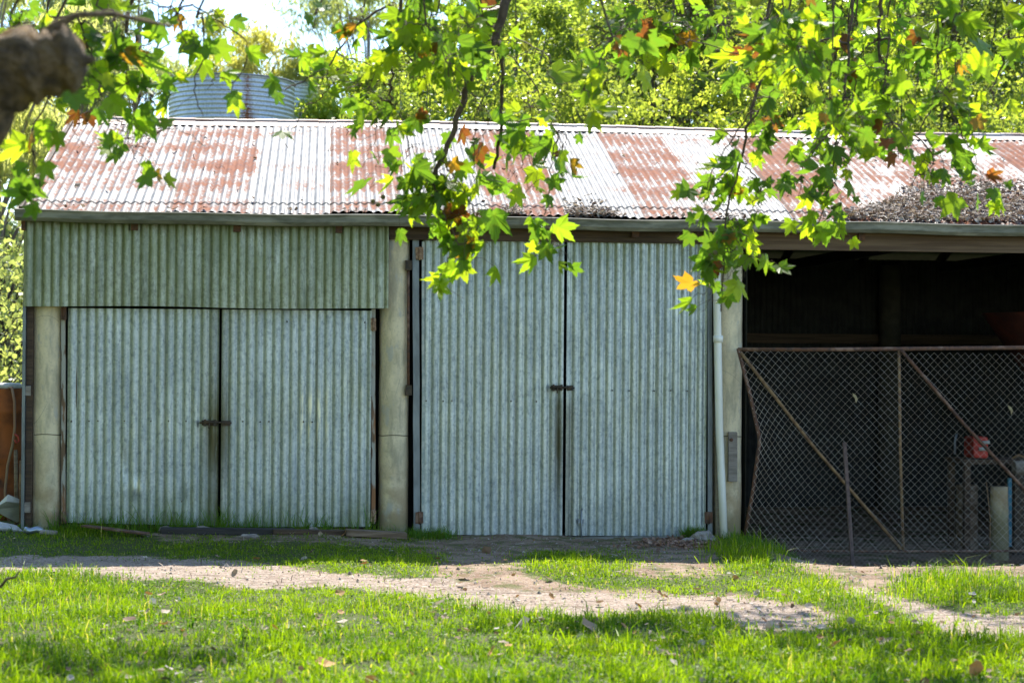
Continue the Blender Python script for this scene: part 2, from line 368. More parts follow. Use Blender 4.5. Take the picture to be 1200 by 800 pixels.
# ------------------------------------------------------------------ shed
PX = [WX(55, 500, .1) + 3.045 * i for i in range(5)]       # pillar centres
XL = WX(27.5, 360, -.06)                                    # left corner of the cladding
shed = empty('farm_shed', (XL, 0, 0))
tag(shed, 'long corrugated iron farm shed with rusty roof, concrete pillars and paired grey doors', 'shed')
TH = math.atan(.371); EY = -.17
EZ = WZ(600, 253, EY)                                       # eave height of the roof sheets
RY = 3.0; RZ = EZ + (RY - EY) * math.tan(TH); BY = 2 * RY - EY
RXL = WX(18, 243, EY); RXR = PX[4] + .35
PITCHC = .0762; AMP = .0090
def corr(name, x0, x1, z0, z1, y, mat, parent=shed, rows=24, stain=None, algae=None, rust=None, bottom=None, ph=0.0, flip=1, warp=.004, scuff=None, dents=()):
    """upright sheet of corrugated iron facing -Y"""
    n = max(8, int(round((x1 - x0) / PITCHC * 12)))
    xs = np.linspace(x0, x1, n + 1); ts = np.linspace(0, 1, rows + 1)
    X, T = np.meshgrid(xs, ts); X = X.ravel(); T = T.ravel()
    zb = np.full(X.shape, z0) if bottom is None else bottom(X)
    zt = np.full(X.shape, z1) if not callable(z1) else z1(X)
    Z = zb + (zt - zb) * T
    Yv = y + AMP * (2 * ((1 + np.cos((X - x0 + ph) / PITCHC * 2 * math.pi)) / 2) ** 1.9 - 1) + warp * vnoise(X * 2, Z * 2, 1.0) + warp * .5 * vnoise(X * 9, Z * 3, 1.0)
    for (dx_, dz_, sx_, sz_, am_) in dents: Yv = Yv + am_ * np.exp(-((X - dx_) / sx_) ** 2 - ((Z - dz_) / sz_) ** 2)
    V = np.stack([X, Yv, Z], 1)
    i0 = (np.arange(rows)[:, None] * (n + 1) + np.arange(n)[None, :]).ravel()
    F = np.stack([i0, i0 + 1, i0 + n + 2, i0 + n + 1], 1)
    f = lambda g: (np.zeros(X.shape) if g is None else np.clip(g(X, Z), 0, 1))
    st = f(stain); lapx = x0 + .838
    while lapx < x1 - .1: st = np.clip(st + .55 * np.exp(-((X - lapx) / .007) ** 2), 0, 1); lapx += .762
    return npmesh(name, V, F, mat, smooth=True, parent=parent, attrs={'stain': st, 'algae': f(algae), 'rust': f(rust), 'scuff': f(scuff)})

def slope_roof(name, y0, z0, y1, z1, front=True):
    n = int((RXR - RXL) / PITCHC * 8); rows = 60; xs = np.linspace(RXL, RXR, n + 1); tp = .085; ts = np.sort(np.concatenate([np.linspace(0, 1, rows - 4), [tp - .010, tp - .006, tp - .002, tp + .0005, tp + .004]]))
    X, T = np.meshgrid(xs, ts); X = X.ravel(); T = T.ravel()
    tp = .085                                                 # lap of the short lower sheets
    L = math.hypot(y1 - y0, z1 - z0); nrm = np.array([-(z1 - z0), (y1 - y0)]) / L
    if nrm[1] < 0: nrm = -nrm
    cw = np.cos((X - RXL) / PITCHC * 2 * math.pi)
    sheet = np.floor((X - RXL + .1) / .70)
    off = AMP * cw + .006 * vnoise(X, T * 3, 1.3) + .004 * (np.sin(sheet * 5.1)) + np.where(T > tp, .009, 0)
    low = np.exp(-((T) / .04) ** 2) * .010 * np.sin(X * 4 + np.sin(X * 9))
    Yv = y0 + (y1 - y0) * T + nrm[0] * (off + low); Zv = z0 + (z1 - z0) * T + nrm[1] * (off + low) + .012 * np.sin(X * .9)
    h = np.sin(sheet * 12.9898) * 43758.5453; h = h - np.floor(h)
    sh = np.where(sheet % 2 == 0, .62 + .38 * h, .05 * h + np.where(h > .62, .38, 0))
    sh = sh * (.45 + .75 * np.exp(-((T - .55) / .5) ** 2))
    fr = (X - RXL + .1) / .70 - sheet
    seam = np.exp(-((fr - .02) / .012) ** 2) * .9 + np.exp(-((T - tp + .004) / .004) ** 2) * np.clip(.55 + .6 * vnoise(X * 3, T, 1), 0, 1)
    V = np.stack([X, Yv, Zv], 1); i0 = (np.arange(rows)[:, None] * (n + 1) + np.arange(n)[None, :]).ravel()
    F = np.stack([i0, i0 + 1, i0 + n + 2, i0 + n + 1], 1)
    return npmesh(name, V, F, ROOF, smooth=True, parent=shed, attrs={'sheet': sh, 'along': T, 'crest': cw, 'seam': np.clip(seam, 0, 1)})
roof = slope_roof('roof', EY, EZ, RY, RZ)
slope_roof('roof', BY, EZ, RY, RZ)
m = MB(); m.add([(RXL + .05, EY + .05, EZ - .012), (RXR - .05, EY + .05, EZ - .012), (RXR - .05, RY, RZ - .022), (RXL + .05, RY, RZ - .022), (RXL + .05, BY - .05, EZ - .012), (RXR - .05, BY - .05, EZ - .012)], [(0, 1, 2, 3), (3, 2, 5, 4)])
m.build('roof_shade_sheet', GALVD, shed)  # added dark sheet that hides the bright underside of the roof iron
# ridge cap: a rolled top with two wings
m = MB(); n = 60
for k in range(n):
    xa = RXL + (RXR - RXL) * k / n; xb = RXL + (RXR - RXL) * (k + 1) / n + .02
    s = .004 * (k % 2)
    prof = [(-.17, -.050), (-.165, -.055), (-.035, .012), (-.03, .03), (-.015, .042), (0, .046), (.015, .042), (.03, .03), (.035, .012), (.17, -.05)]
    va = [(xa, RY + a, RZ + b + s + .012 * math.sin(xa * .9)) for a, b in prof]; vb = [(xb, RY + a, RZ + b + s + .012 * math.sin(xb * .9)) for a, b in prof]
    q = len(prof); m.add(va + vb, [(i, i + 1, q + i + 1, q + i) for i in range(q - 1)])
rc = m.build('ridge_cap', simple('ridge iron', (.42, .33, .29), (.26, .15, .11), 5, .6, .2, .1, .004, (.5, 2, 2), c3=(.5, .48, .47)), shed)
# barge board / gable trims at both ends
for X_ in (RXL, RXR):
    m = MB()
    for (ya, yb) in ((EY, RY), (BY, RY)):
        m.beam((X_ + (.045 if X_ < 0 else -.045), ya, EZ - .03), (X_ + (.045 if X_ < 0 else -.045), yb, RZ - .03), .03, .1)
    m.build('barge_board', TIMB, shed)
# gutter: half-box profile open on top, drooping slightly
m = MB(); n = 70; gl = RXL + .005; pr = [(.065, .0), (.065, -.085), (.03, -.098), (-.03, -.098), (-.055, -.07), (-.06, -.03), (-.068, -.012), (-.076, -.006), (-.068, 0)]
def gsag(x): return .005 * math.sin(x * 1.7) + .004 * math.sin(x * 4.1)
for k in range(n):
    xa = gl + (RXR - gl) * k / n; xb = gl + (RXR - gl) * (k + 1) / n; q = len(pr)
    va = [(xa, EY - .015 + a, EZ - .016 + b + gsag(xa)) for a, b in pr]; vb = [(xb, EY - .015 + a, EZ - .016 + b + gsag(xb)) for a, b in pr]
    m.add(va + vb, [(i, i + 1, q + i + 1, q + i) for i in range(q - 1)], False)
for X_ in (gl, RXR): m.add([(X_, EY - .015 + a, EZ - .016 + b + gsag(X_)) for a, b in pr], [tuple(range(len(pr)))])
gut = m.build('gutter', GUTT, shed)
for px in (158, 278, 397, 745, 1010):
    b = MB(); x = WX(px, 258, -.1); b.box(x - .03, x + .03, EY + .06, -.075, EZ - .17, EZ - .11, j=.004); b.build('gutter_bracket', RUST, gut)

# upper cladding over the left bay
ZC0 = WZ(28, 358, -.09); XCR = WX(455.5, 300, -.09)
corr('cladding', XL, XCR, ZC0, EZ - .05, -.085, GALVG, rows=30,
     bottom=lambda X: ZC0 + (X - XL) * .0002 + .006 * np.sin(X * 3), algae=lambda X, Z: .35 + .8 * sst(Z, ZC0, EZ) * (vnoise(X * 3, Z, 1) * .5 + .5),
     stain=lambda X, Z: .5 * sst(Z, EZ - .25, EZ - .1) + .25 * np.exp(-((X - XL - 1.05) / .01) ** 2))
# timber lintels
m = MB(); m.box(XCR + .003, PX[4] + .1, -.05, .05, WZ(500, 281, -.05), WZ(500, 258, -.05)); m.build('lintel_beam', TIMB, shed, .006)
lintz = WZ(1000, 291, -.07)
m = MB(); m.box(PX[2] + .1, PX[4] - .1, -.075, -.052, WZ(1000, 294, -.07), WZ(1000, 271, -.07)); m.build('lintel_board', simple('brown beam timber', (.10, .06, .035), (.17, .11, .065), 5, .85, 0, .5, .01, (.25, 4, 6)), shed, .004)
# pillars with ring joints
def pillar(X_, Y_, top, bot=-.5, r=.134):
    m = MB(); zs = np.linspace(bot, top, 26); m.tube([(X_ + .002 * math.sin(z * 5), Y_, z) for z in zs], [r + .0015 * math.sin(z * 11 + X_) for z in zs], 28)
    p = m.build('pillar', CONC, shed)
    for zj in (.87, .44, -.0):
        j = MB(); a = [(X_ + (r + .002) * math.cos(t), Y_ + (r + .002) * math.sin(t), zj + .004 * math.sin(3 * t) + d) for d in (-.0035, .0035) for t in np.linspace(0, 2 * math.pi, 33)[:-1]]
        if zj == .87: j.add(a, [(i, (i + 1) % 32, 32 + (i + 1) % 32, 32 + i) for i in range(32)]); j.build('joint', IRON, p)
    return p
pil = [pillar(x, .11, EZ - .16) for x in PX]
DCONC = simple('shade darkened concrete', (.075, .07, .05), (.05, .045, .035), 6, .9)  # pillar concrete darkened in colour for the shade inside the bay
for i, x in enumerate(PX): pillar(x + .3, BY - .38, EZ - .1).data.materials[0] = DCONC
# end and back walls, partition, rafters
def side_wall(X_, y0, y1, mat=GALV):
    n = int((y1 - y0) / PITCHC * 8); ys = np.linspace(y0, y1, n + 1); V = []
    for t in (0, 1):
        for y in ys:
            zt = EZ + min(y - EY, BY - y) * math.tan(TH) - .04
            V.append((X_ + AMP * math.cos(y / PITCHC * 6.2832), y, -.4 + (zt + .4) * t))
    return npmesh('end_wall', V, np.array([(i, i + 1, n + 2 + i, n + 1 + i) for i in range(n)]), mat, smooth=True, parent=shed, attrs={'stain': np.zeros(len(V)), 'algae': np.full(len(V), .3), 'rust': np.zeros(len(V))})
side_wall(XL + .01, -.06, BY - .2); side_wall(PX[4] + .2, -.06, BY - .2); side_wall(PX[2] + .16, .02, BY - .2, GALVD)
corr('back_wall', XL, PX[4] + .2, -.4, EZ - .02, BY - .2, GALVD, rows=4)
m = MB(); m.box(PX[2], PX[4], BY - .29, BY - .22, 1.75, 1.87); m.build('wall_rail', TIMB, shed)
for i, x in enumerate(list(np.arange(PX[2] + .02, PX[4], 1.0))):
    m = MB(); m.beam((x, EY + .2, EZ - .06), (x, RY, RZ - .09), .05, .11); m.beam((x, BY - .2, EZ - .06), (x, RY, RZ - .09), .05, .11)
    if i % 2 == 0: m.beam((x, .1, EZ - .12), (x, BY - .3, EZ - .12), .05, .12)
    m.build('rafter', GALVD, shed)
m = MB()
for t in np.linspace(.04, .96, 7):
    y = EY + (RY - EY) * t; z = EZ + (RZ - EZ) * t - .035
    m.box(PX[2] + .2, PX[4], y - .02, y + .02, z - .02, z + .015)
m.build('roof_batten', GALVD, shed)

# left corner post and strip
m = MB(); m.box(WX(30.5, 500, -.02), WX(38, 500, -.02), -.03, .1, -.1, ZC0 + .1); m.build('corner_post', TIMB, shed)
m = MB(); m.box(XL - .004, XL + .022, -.075, -.045, .02, ZC0 + .02); m.build('corner_strip', STEEL, shed)
x = WX(31.5, 458, -.04)
for py0, py1 in ((463, 452), (600, 588)):
    m = MB(); m.box(x - .035, x + .035, -.062, -.032, WZ(30, py0, -.04), WZ(30, py1, -.04), j=.003); m.build('bracket', TIMG, shed)
m = MB(); x = WX(27, 265, -.1); m.box(x - .012, x + .02, -.12, -.09, WZ(27, 270, -.1), WZ(27, 258, -.1)); m.build('bracket', RUST, shed)

# doors
def zline(pa, pb, Y):
    a, b = W(*pa, Y), W(*pb, Y); return lambda X: a.z + (b.z - a.z) * (X - a.x) / (b.x - a.x)
def door(x0p, x1p, top, bot, Y, ph=0, **k):
    X0, X1 = WX(x0p, 450, Y), WX(x1p, 450, Y)
    e = empty('door', ((X0 + X1) / 2, Y, bot(X0))); e.parent = shed; e.matrix_parent_inverse = Matrix.Translation(-shed.location)
    e2 = e; e2_loc = e.location.copy()
    o = corr('sheet', X0, X1, 0, top, Y, GALV, parent=None, rows=44, bottom=bot, ph=ph, **k)
    def par(ob): ob.parent = e; ob.matrix_parent_inverse = Matrix.Translation(-e2_loc)
    par(o)
    fr = MB()
    for x in (X0 + .05, X1 - .05): fr.box(x - .03, x + .03, Y + .014, Y + .05, bot(x) + .03, top(x) - .03)
    for f in (.08, .5, .92):
        z0_ = bot(X0) + (top(X0) - bot(X0)) * f; fr.box(X0 + .083, X1 - .083, Y + .016, Y + .052, z0_ - .04, z0_ + .04)
    par(fr.build('frame', TIMB, None))
    return e, par, X0, X1
LZ0, LZ1 = zline((80, 361), (258, 362.5), 0), zline((80, 613), (258, 617), 0)
lt = lambda a: (lambda X: LZ0(X)); 
alg_low = lambda X, Z: .6 * sst(Z, .55, .05) + .08 + .12 * vnoise(X, Z, 1.5)
mid = WX(258, 450)
d1 = door(79, 256.5, LZ0, zline((80, 612), (258, 616), 0), 0,
          stain=lambda X, Z: 1.0 * np.exp(-((X - mid + .03) / .11) ** 2) * (.35 + .8 * np.exp(-((Z - .85) / .4) ** 2) + .5 * sst(Z, .5, .2)),
          algae=alg_low, dents=((WX(146, 570), WZ(146, 545), .03, .14, .02), (WX(160, 570), WZ(160, 572), .05, .05, -.018), (WX(90, 500), WZ(90, 440), .05, .4, .004), (WX(215, 560), WZ(215, 585), .04, .07, .014)), scuff=lambda X, Z: .8 * np.exp(-((X - WX(163, 570)) / .07) ** 2 - ((Z - WZ(163, 568)) / .05) ** 2))
d2 = door(259.5, 435, LZ0, zline((258, 617), (436, 617), 0), 0, ph=.02, dents=((WX(410, 470), 1.2, .05, .3, .010), (WX(300, 520), .5, .04, .2, -.010)), scuff=lambda X, Z: (np.cos((X - WX(259.5, 450) + .02) / PITCHC * 6.2832) < -.1) * np.exp(-((X - WX(368, 490)) / .13) ** 4 - ((Z - WZ(368, 488)) / .22) ** 4) * 1.0,
          stain=lambda X, Z: .9 * np.exp(-((X - mid - .03) / .06) ** 2) * (.4 + .6 * np.exp(-((Z - .9) / .4) ** 2)), algae=alg_low)
RT, RB = zline((495, 281), (828, 285), 0), zline((495, 626), (828, 628), 0)
mid2 = WX(661.5, 450)
ra = lambda X, Z: .08 + .12 * vnoise(X, Z * .7, 1.3) + .45 * sst(Z, 2.0, 2.7) + .12 * sst(Z, .4, .05)
d3 = door(494.5, 660, RT, RB, 0, stain=lambda X, Z: .95 * np.exp(-((X - mid2 + .05) / .045) ** 2) * (sst(Z, 1.35, 1.1) * (.2 + .8 * sst(Z, .1, .8))), algae=ra)
d4 = door(663.5, 828, RT, RB, 0, ph=.03, stain=lambda X, Z: .6 * np.exp(-((X - mid2 - .04) / .05) ** 2) * sst(Z, 1.35, 1.1), algae=ra)
def bolt(par, cx, cz, Y, L=.22, scl=1):
    m = MB(); m.box(cx - L * .62, cx - .02, Y - .032, Y - .014, cz - .022, cz + .02, j=.003)
    m.box(cx - L * .55, cx - L * .47, Y - .05, Y - .03, cz - .03, cz + .03, j=.002); m.box(cx - L * .2, cx - L * .12, Y - .05, Y - .03, cz - .028, cz + .028, j=.002)
    m.tube([(cx - L * .7, Y - .045, cz), (cx, Y - .045, cz + .002), (cx + L * .42, Y - .045, cz - .002)], .008, 8)
    m.tube([(cx - L * .35, Y - .045, cz), (cx - L * .36, Y - .06, cz - .035), (cx - L * .36, Y - .055, cz - .05)], .006, 6)
    o = m.build('latch', IRON, None); par(o)
    m = MB(); m.box(cx + .02, cx + L * .36, Y - .045, Y - .013, cz - .025, cz + .018, j=.003); o = m.build('keeper', IRON, None); par(o)
bolt(d1[1], mid, WZ(258, 495), 0, .25); bolt(d3[1], mid2, WZ(661, 454), 0, .2)
def hinge(par, x, z, h=.09, mat=RUST, wd=.05):
    m = MB(); m.box(x - wd, x - .004, -.026, -.012, z - h / 2, z + h / 2, j=.003); m.box(x + .004, x + wd, -.028, -.014, z - h / 2, z + h / 2, j=.003)
    m.tube([(x, -.026, z - h / 2 - .005), (x, -.026, z + h / 2 + .005)], .009, 8); par(m.build('hinge', mat, None))
HP = simple('rust and paint hinge', (.40, .27, .17), (.20, .11, .07), 40, .8, 0, .5)
for e, x, zs in ((d1, 75, (367, 606)), (d2, 437.5, (380, 604)), (d3, 491.5, (297, 606)), (d4, 830, (297, 606))):
    for k, zz in enumerate(zs): hinge(e[1], WX(x, zz), WZ(x, zz), .1 if k else .11, HP if (e is d3 and k == 0) or e is d2 else RUST, .022 if e is d1 or e is d2 else .035)
# drop bolt on the right door
m = MB(); x = WX(681, 610, -.03); m.tube([(x, -.035, WZ(681, 597, -.03)), (x + .002, -.035, WZ(681, 634, -.03))], .007, 8)
m.box(x - .028, x + .028, -.03, -.014, WZ(681, 613, -.03), WZ(681, 608, -.03)); m.tube([(x, -.035, WZ(681, 598, -.03)), (x + .012, -.045, WZ(681, 595, -.03))], .006, 6)
d4[1](m.build('drop_bolt', STEEL, None))
# nail rows on the doors
for dd_, rows_ in ((d1, (495,)), (d2, (495, 380)), (d3, (470,)), (d4, (457,))):
    for r_ in rows_:
        z = WZ(660, r_); x = dd_[2] + PITCHC * .5
        while x < dd_[3] - .05:
            if random.random() < .6:
                m = MB(); m.tube([(x, -.02, z + random.uniform(-.006, .006)), (x, -.004, z)], .0065, 6); dd_[1](m.build('nail', IRON, None))
            x += PITCHC * random.choice((1, 2, 2, 3))
# pale stiles either side of the left doors, channel beside the right doors
def strip(name, pa, pb, wpx, Y, mat, th=.03):
    m = MB(); a = W(*pa, Y); b = W(*pb, Y); hw = wpx * .0076 / 2
    zz = np.linspace(0, 1, 9); vs_ = []
    for t in zz:
        c = a.lerp(b, t); dx = random.uniform(-.002, .002)
        vs_ += [(c.x - hw + dx, Y - th / 2, c.z), (c.x + hw + dx, Y - th / 2, c.z), (c.x + hw + dx, Y + th / 2, c.z), (c.x - hw + dx, Y + th / 2, c.z)]
    fs = [(i * 4 + k, i * 4 + (k + 1) % 4, i * 4 + 4 + (k + 1) % 4, i * 4 + 4 + k) for i in range(8) for k in range(4)] + [(0, 1, 2, 3), (35, 34, 33, 32)]
    m.add(vs_, fs); return m.build(name, mat, shed)
strip('door_stile', (74.5, 361), (74.5, 612), 4.6, .02, TIMP); strip('door_stile', (437.5, 362), (437.5, 613), 4.6, .02, TIMP)
strip('steel_channel', (487, 281), (488.5, 622), 7.5, .01, STEEL); strip('steel_channel', (831.5, 300), (832, 632), 5.5, .01, STEEL)
strip('door_edge_strip', (496, 283), (496, 624), 3.2, -.018, simple('flaking white edge', (.5, .52, .48), (.3, .36, .35), 20, .6, .2, .2, .003), .006)
strip('timber_strip', (840.5, 300), (840.5, 632), 4.5, -.03, simple('pale notched timber', (.34, .29, .2), (.24, .2, .14), 14, .9, 0, .4, .01, (1, 1, 5)), .03)
# dark backing behind gaps: an added black board stands in for the unlit interior
m = MB(); m.box(XL + .1, PX[2], .32, .34, -.3, EZ - .1); m.build('gap_shade_board', BLACK, shed)
# hinge rod with clamps beside the second pillar
m = MB(); a = W(478.5, 315, -.01); b = W(478.5, 456, -.01); m.tube([a, b], .012, 10); rod = m.build('rod', RUST, shed)
for py in (311, 457):
    m = MB(); c = W(479, py, -.01); m.box(c.x - .028, c.x + .028, -.045, .015, c.z - .045, c.z + .045, j=.003); m.build('clamp', IRON, rod)
# timber block bolted to third pillar
m = MB(); c0 = W(858.5, 506, -.05); c1 = W(858.5, 564, -.05); m.box(c0.x - .042, c0.x + .042, -.085, -.035, c1.z, c0.z, j=.004); bl = m.build('timber_block', TIMG, shed, .004)
m = MB(); c = W(857, 515, -.09); m.tube([(c.x, -.08, c.z), (c.x, -.1, c.z)], .016, 8); m.build('bolt', RUST, bl)
# downpipe
m = MB(); pts = [W(840, 270, -.14), W(840, 330, -.13), W(841, 396, -.10), W(843, 500, -.11), W(845.5, 560, -.12), W(849, 646, -.14)]
m.tube(pts, [.035] * 6, 16); dp = m.build('downpipe', PVC, shed)
m = MB(); c = W(841.5, 397, -.1); m.tube([c + Vector((0, 0, -.03)), c + Vector((0, 0, .03))], .045, 16); m.build('pipe_collar', PVC, dp)
# concrete sill under the right doors
m = MB(); x0, x1 = WX(480, 630), WX(835, 630); n = 30
top = []; 
for k in range(n + 1):
    x = x0 + (x1 - x0) * k / n; e = .02 * vnoise(x * 5, 1, 1)
    top += [(x, -.14 + e, -.05 + .01 * vnoise(x * 3, 2, 1)), (x, -.13 + e, -.035), (x, .25, -.03), (x, -.16 + e, -.2)]
fs = []
for k in range(n):
    i = k * 4; fs += [(i, i + 4, i + 5, i + 1), (i + 1, i + 5, i + 6, i + 2), (i + 3, i + 7, i + 4, i)]
m.add(top, fs); m.build('door_sill', SLAB, shed)

# ------------------------------------------------------------------ mesh gate
GYp = -.16
gate = empty('mesh_gate', tuple(W(873, 640, GYp))); tag(gate, 'rusty pipe gate of chain link mesh with a bent left side across the open bay', 'gate')
GR = WX(1238, 409, GYp)
A = W(865, 409.5, GYp); B = W(890, 516, GYp - .08); C_ = W(872, 632, GYp - .02)
def gt(px, py, dy=0): return W(px, py, GYp + dy)
topz = zline((865, 409.5), (1200, 407), GYp); botz = zline((895, 645), (1200, 645), GYp)
m = MB(); m.tube([A, (GR * .3 + A.x * .7, GYp, topz(GR * .3 + A.x * .7) - .006), (GR, GYp, topz(GR))], .019, 10); m.build('top_rail', RUST, gate)
m = MB(); m.tube([A + Vector((0, 0, .01)), A.lerp(B, .5) + Vector((.012, 0, 0)), B + Vector((-.006, 0, .05)), B + Vector((0, 0, -.02)), B.lerp(C_, .5) + Vector((.012, 0, 0)), C_], .017, 10); m.build('bent_stile', RUST, gate)
m = MB(); m.tube([(GR, GYp, topz(GR)), (GR, GYp, botz(GR))], .018, 10); m.build('stile', RUST, gate)
m = MB(); m.tube([gt(893, 645), (5, GYp, botz(5) - .004), (GR, GYp, botz(GR))], .012, 8); m.build('bottom_rail', RUST, gate)
m = MB(); m.tube([gt(1053.5, 410), gt(1055, 530), gt(1058.5, 645)], .014, 8); m.build('stile', RUSTY, gate)
m = MB(); m.tube([gt(868, 413, -.03), gt(955, 525, -.04), gt(1056, 643, -.03)], .015, 8); m.build('brace', RUSTY, gate)
m = MB(); m.tube([gt(1056, 410, -.03), gt(1130, 497, -.035), gt(1238, 614, -.03)], .016, 8); m.build('brace', RUST, gate)
def chain(name, pitch, ztop, zbot, r, sag=.0, yoff=0, crook=1.0, x1=None):
    """chain link: each wire zigzags and hooks its neighbour; follows the bent stile"""
    V = []; F = []; X0 = A.x; X1 = (x1 or GR); H = ztop - zbot; nv = int(H / (pitch / 2)); nw = int((X1 - X0) / (pitch / 2)) + 1
    def stile(z):
        if z > B.z: t = (A.z - z) / (A.z - B.z); return (A.x + (B.x - A.x) * t, -.08 * t)
        t = min(1, (B.z - z) / (B.z - C_.z)); return (B.x + (C_.x - B.x) * t, -.08 + .06 * t)
    for k in range(nw):
        pts = []
        for i in range(nv + 1):
            z = ztop - i * pitch / 2; u = k * pitch / 2 + (pitch / 2 * 1.05 if (i + k) % 2 else -.025 * pitch)
            sx, sy = stile(z); fall = math.exp(-u / .42)
            x = X0 + u + (sx - X0) * fall + crook * .006 * float(vnoise(u * 3, z * 3, 1))
            y = GYp + yoff + sy * fall + .02 * float(vnoise(u * 2, z * 2 + 5, 1)) + (.0016 if (i + k) % 2 else -.0016)
            zz = z + crook * .005 * float(vnoise(u * 4 + 9, z * 3, 1)) + .004 * math.sin(u * 7)
            pts.append((x, y, zz))
        b = len(V); P = np.array(pts)
        for i, p in enumerate(P):
            for q in range(3):
                a = q * 2.094; V.append((p[0] + r * math.cos(a), p[1] + r * math.sin(a), p[2]))
        for i in range(nv):
            for q in range(3): F.append((b + i * 3 + q, b + i * 3 + (q + 1) % 3, b + i * 3 + 3 + (q + 1) % 3, b + i * 3 + 3 + q))
    return npmesh(name, V, F, WIRE, parent=gate)
chain('chain_link_mesh', .0725, float(topz(4.5)) - .025, float(botz(4.5)) - .02, .0017, yoff=-.012)
chain('bottom_netting', .048, WZ(1000, 628, GYp), WZ(1000, 672, GYp), .0010, yoff=-.05, crook=2.2)

# leaning steel post in front
m = MB(); a = W(989.5, 518, -.62); b = W(1000, 674, -.62); m.beam(a, b, .030, .030, (0, 1, 0)); m.beam(a + Vector((.008, .018, 0)), b + Vector((.008, .018, 0)), .012, .012, (0, 1, 0))
tag(m.build('steel_post', simple('purple brown post', (.17, .115, .10), (.10, .07, .065), 20, .8, .1, .3), None), 'short brown steel post leaning in the ground before the mesh gate', 'post')

# ------------------------------------------------------------------ things inside the open bay
def zg(x, y): return float(gz(x, y))
p = W(1172, 664, .7); m = MB(); zs = np.linspace(0, 1, 8)
a = W(1172, 664, .7); b = W(1171, 570, .7); m.tube([a.lerp(b, t) for t in zs], [.085] * 8, 8, wob=.03)
tag(m.build('concrete_stump', CONC), 'pale concrete stump standing behind the gate at the right', 'stump')
a = W(1133, 655, 1.6); b = W(1133, 568, 1.6); m = MB(); m.tube([a.lerp(b, t) for t in zs], [.11] * 8, 10, wob=.03); tag(m.build('timber_stump', TIMW), 'dark round timber stump behind the gate, left of the concrete stump', 'stump')
m = MB(); a = W(1183, 560, .9); b = W(1183, 640, .9); m.beam(a, b, .035, .035, (0, 1, 0)); tag(m.build('blue_post', BLUEP), 'thin blue steel post just behind the pale concrete stump', 'post')
# red machine
e = empty('red_machine', tuple(W(1146, 545, 1.4))); tag(e, 'small red motor with pale fittings sitting on a bench inside the dark bay', 'machine')
c = W(1146, 523, 1.4); m = MB(); m.box(c.x - .075, c.x + .075, c.y - .1, c.y + .2, c.z - .11, c.z + .1, j=.01); m.build('body', REDP, e, .02)
m = MB(); m.tube([(c.x - .02, c.y - .11, c.z + .045), (c.x + .07, c.y - .14, c.z + .05)], .018, 8); m.tube([(c.x - .03, c.y - .11, c.z - .02), (c.x + .04, c.y - .13, c.z - .015)], .02, 8); m.build('fitting', WHITE, e)
m = MB(); m.box(c.x - .2, c.x + .7, c.y - .15, c.y + .4, c.z - .17, c.z - .125); bn = empty('work_bench', (c.x, c.y, c.z - .8)); tag(bn, 'dark timber bench under the red motor inside the bay', 'bench'); m.build('top', TIMB, bn)
for sx in (-.15, .65):
    for sy in (-.1, .35):
        m = MB(); m.box(c.x + sx - .03, c.x + sx + .03, c.y + sy - .03, c.y + sy + .03, zg(c.x, c.y) - .02, c.z - .17); m.build('leg', TIMB, bn)
# hopper bin on the right, dull red
e = empty('red_hopper', tuple(W(1240, 640, 2.6))); tag(e, 'tapered dull red steel hopper in the shadow at the right of the bay', 'hopper')
c = W(1245, 400, 2.6); rr = .62; zf = zg(c.x, c.y)
m = MB(); N = 28
def cone(m, cx, cy, z0, r0, z1, r1): 
    vs_ = [(cx + r * math.cos(2 * math.pi * k / N), cy + r * math.sin(2 * math.pi * k / N), z) for r, z in ((r0, z0), (r1, z1)) for k in range(N)]
    m.add(vs_, [(k, (k + 1) % N, N + (k + 1) % N, N + k) for k in range(N)], True)
cone(m, c.x, c.y, c.z - 1.2, .38, c.z - .35, .40); cone(m, c.x, c.y, c.z - .35, .40, c.z + .3, .85); m.build('bin', REDD, e)
for k in range(4):
    a = k * math.pi / 2 + .78; m = MB(); m.beam((c.x + .36 * math.cos(a), c.y + .36 * math.sin(a), c.z - .8), (c.x + .45 * math.cos(a), c.y + .45 * math.sin(a), zf), .05, .05, (0, 1, 0)); m.build('leg', IRON, e)
# coil of wire / junk engine
e = empty('old_pump', tuple(W(1192, 560, 1.1))); tag(e, 'grey and brown old pump beside the blue post at the right edge', 'pump')
c = W(1196, 548, 1.1); m = MB(); m.tube([c + Vector((-.07, 0, 0)), c + Vector((.12, 0, .01))], [.07, .075], 14); m.build('casing', TIMG, e, .01)
m = MB(); m.tube([c + Vector((-.1, -.02, .09)), c + Vector((-.04, -.04, .13)), c + Vector((.05, -.03, .1)), c + Vector((.1, 0, .02))], .012, 8); m.build('pipe', RUSTY, e)
m = MB(); m.box(c.x - .08, c.x + .15, c.y - .06, c.y + .06, zg(c.x, c.y), c.z - .06); m.build('pedestal', IRON, e)
m = MB(); a = W(1156, 565, .6); b = W(1160, 650, .6); m.tube([a, a.lerp(b, .5) + Vector((.02, 0, 0)), b], .006, 6); tag(m.build('hanging_wire', RUSTY), 'thin bent wire hanging between the two stumps behind the gate', 'wire')
e = W(1119, 515, 1.5); m = MB(); m.tube([W(1121, 508, 1.5), W(1119, 517, 1.5), W(1119, 532, 1.5)], .012, 6); tag(m.build('metal_rod', STEEL), 'short pale metal rod hanging left of the red motor', 'rod')
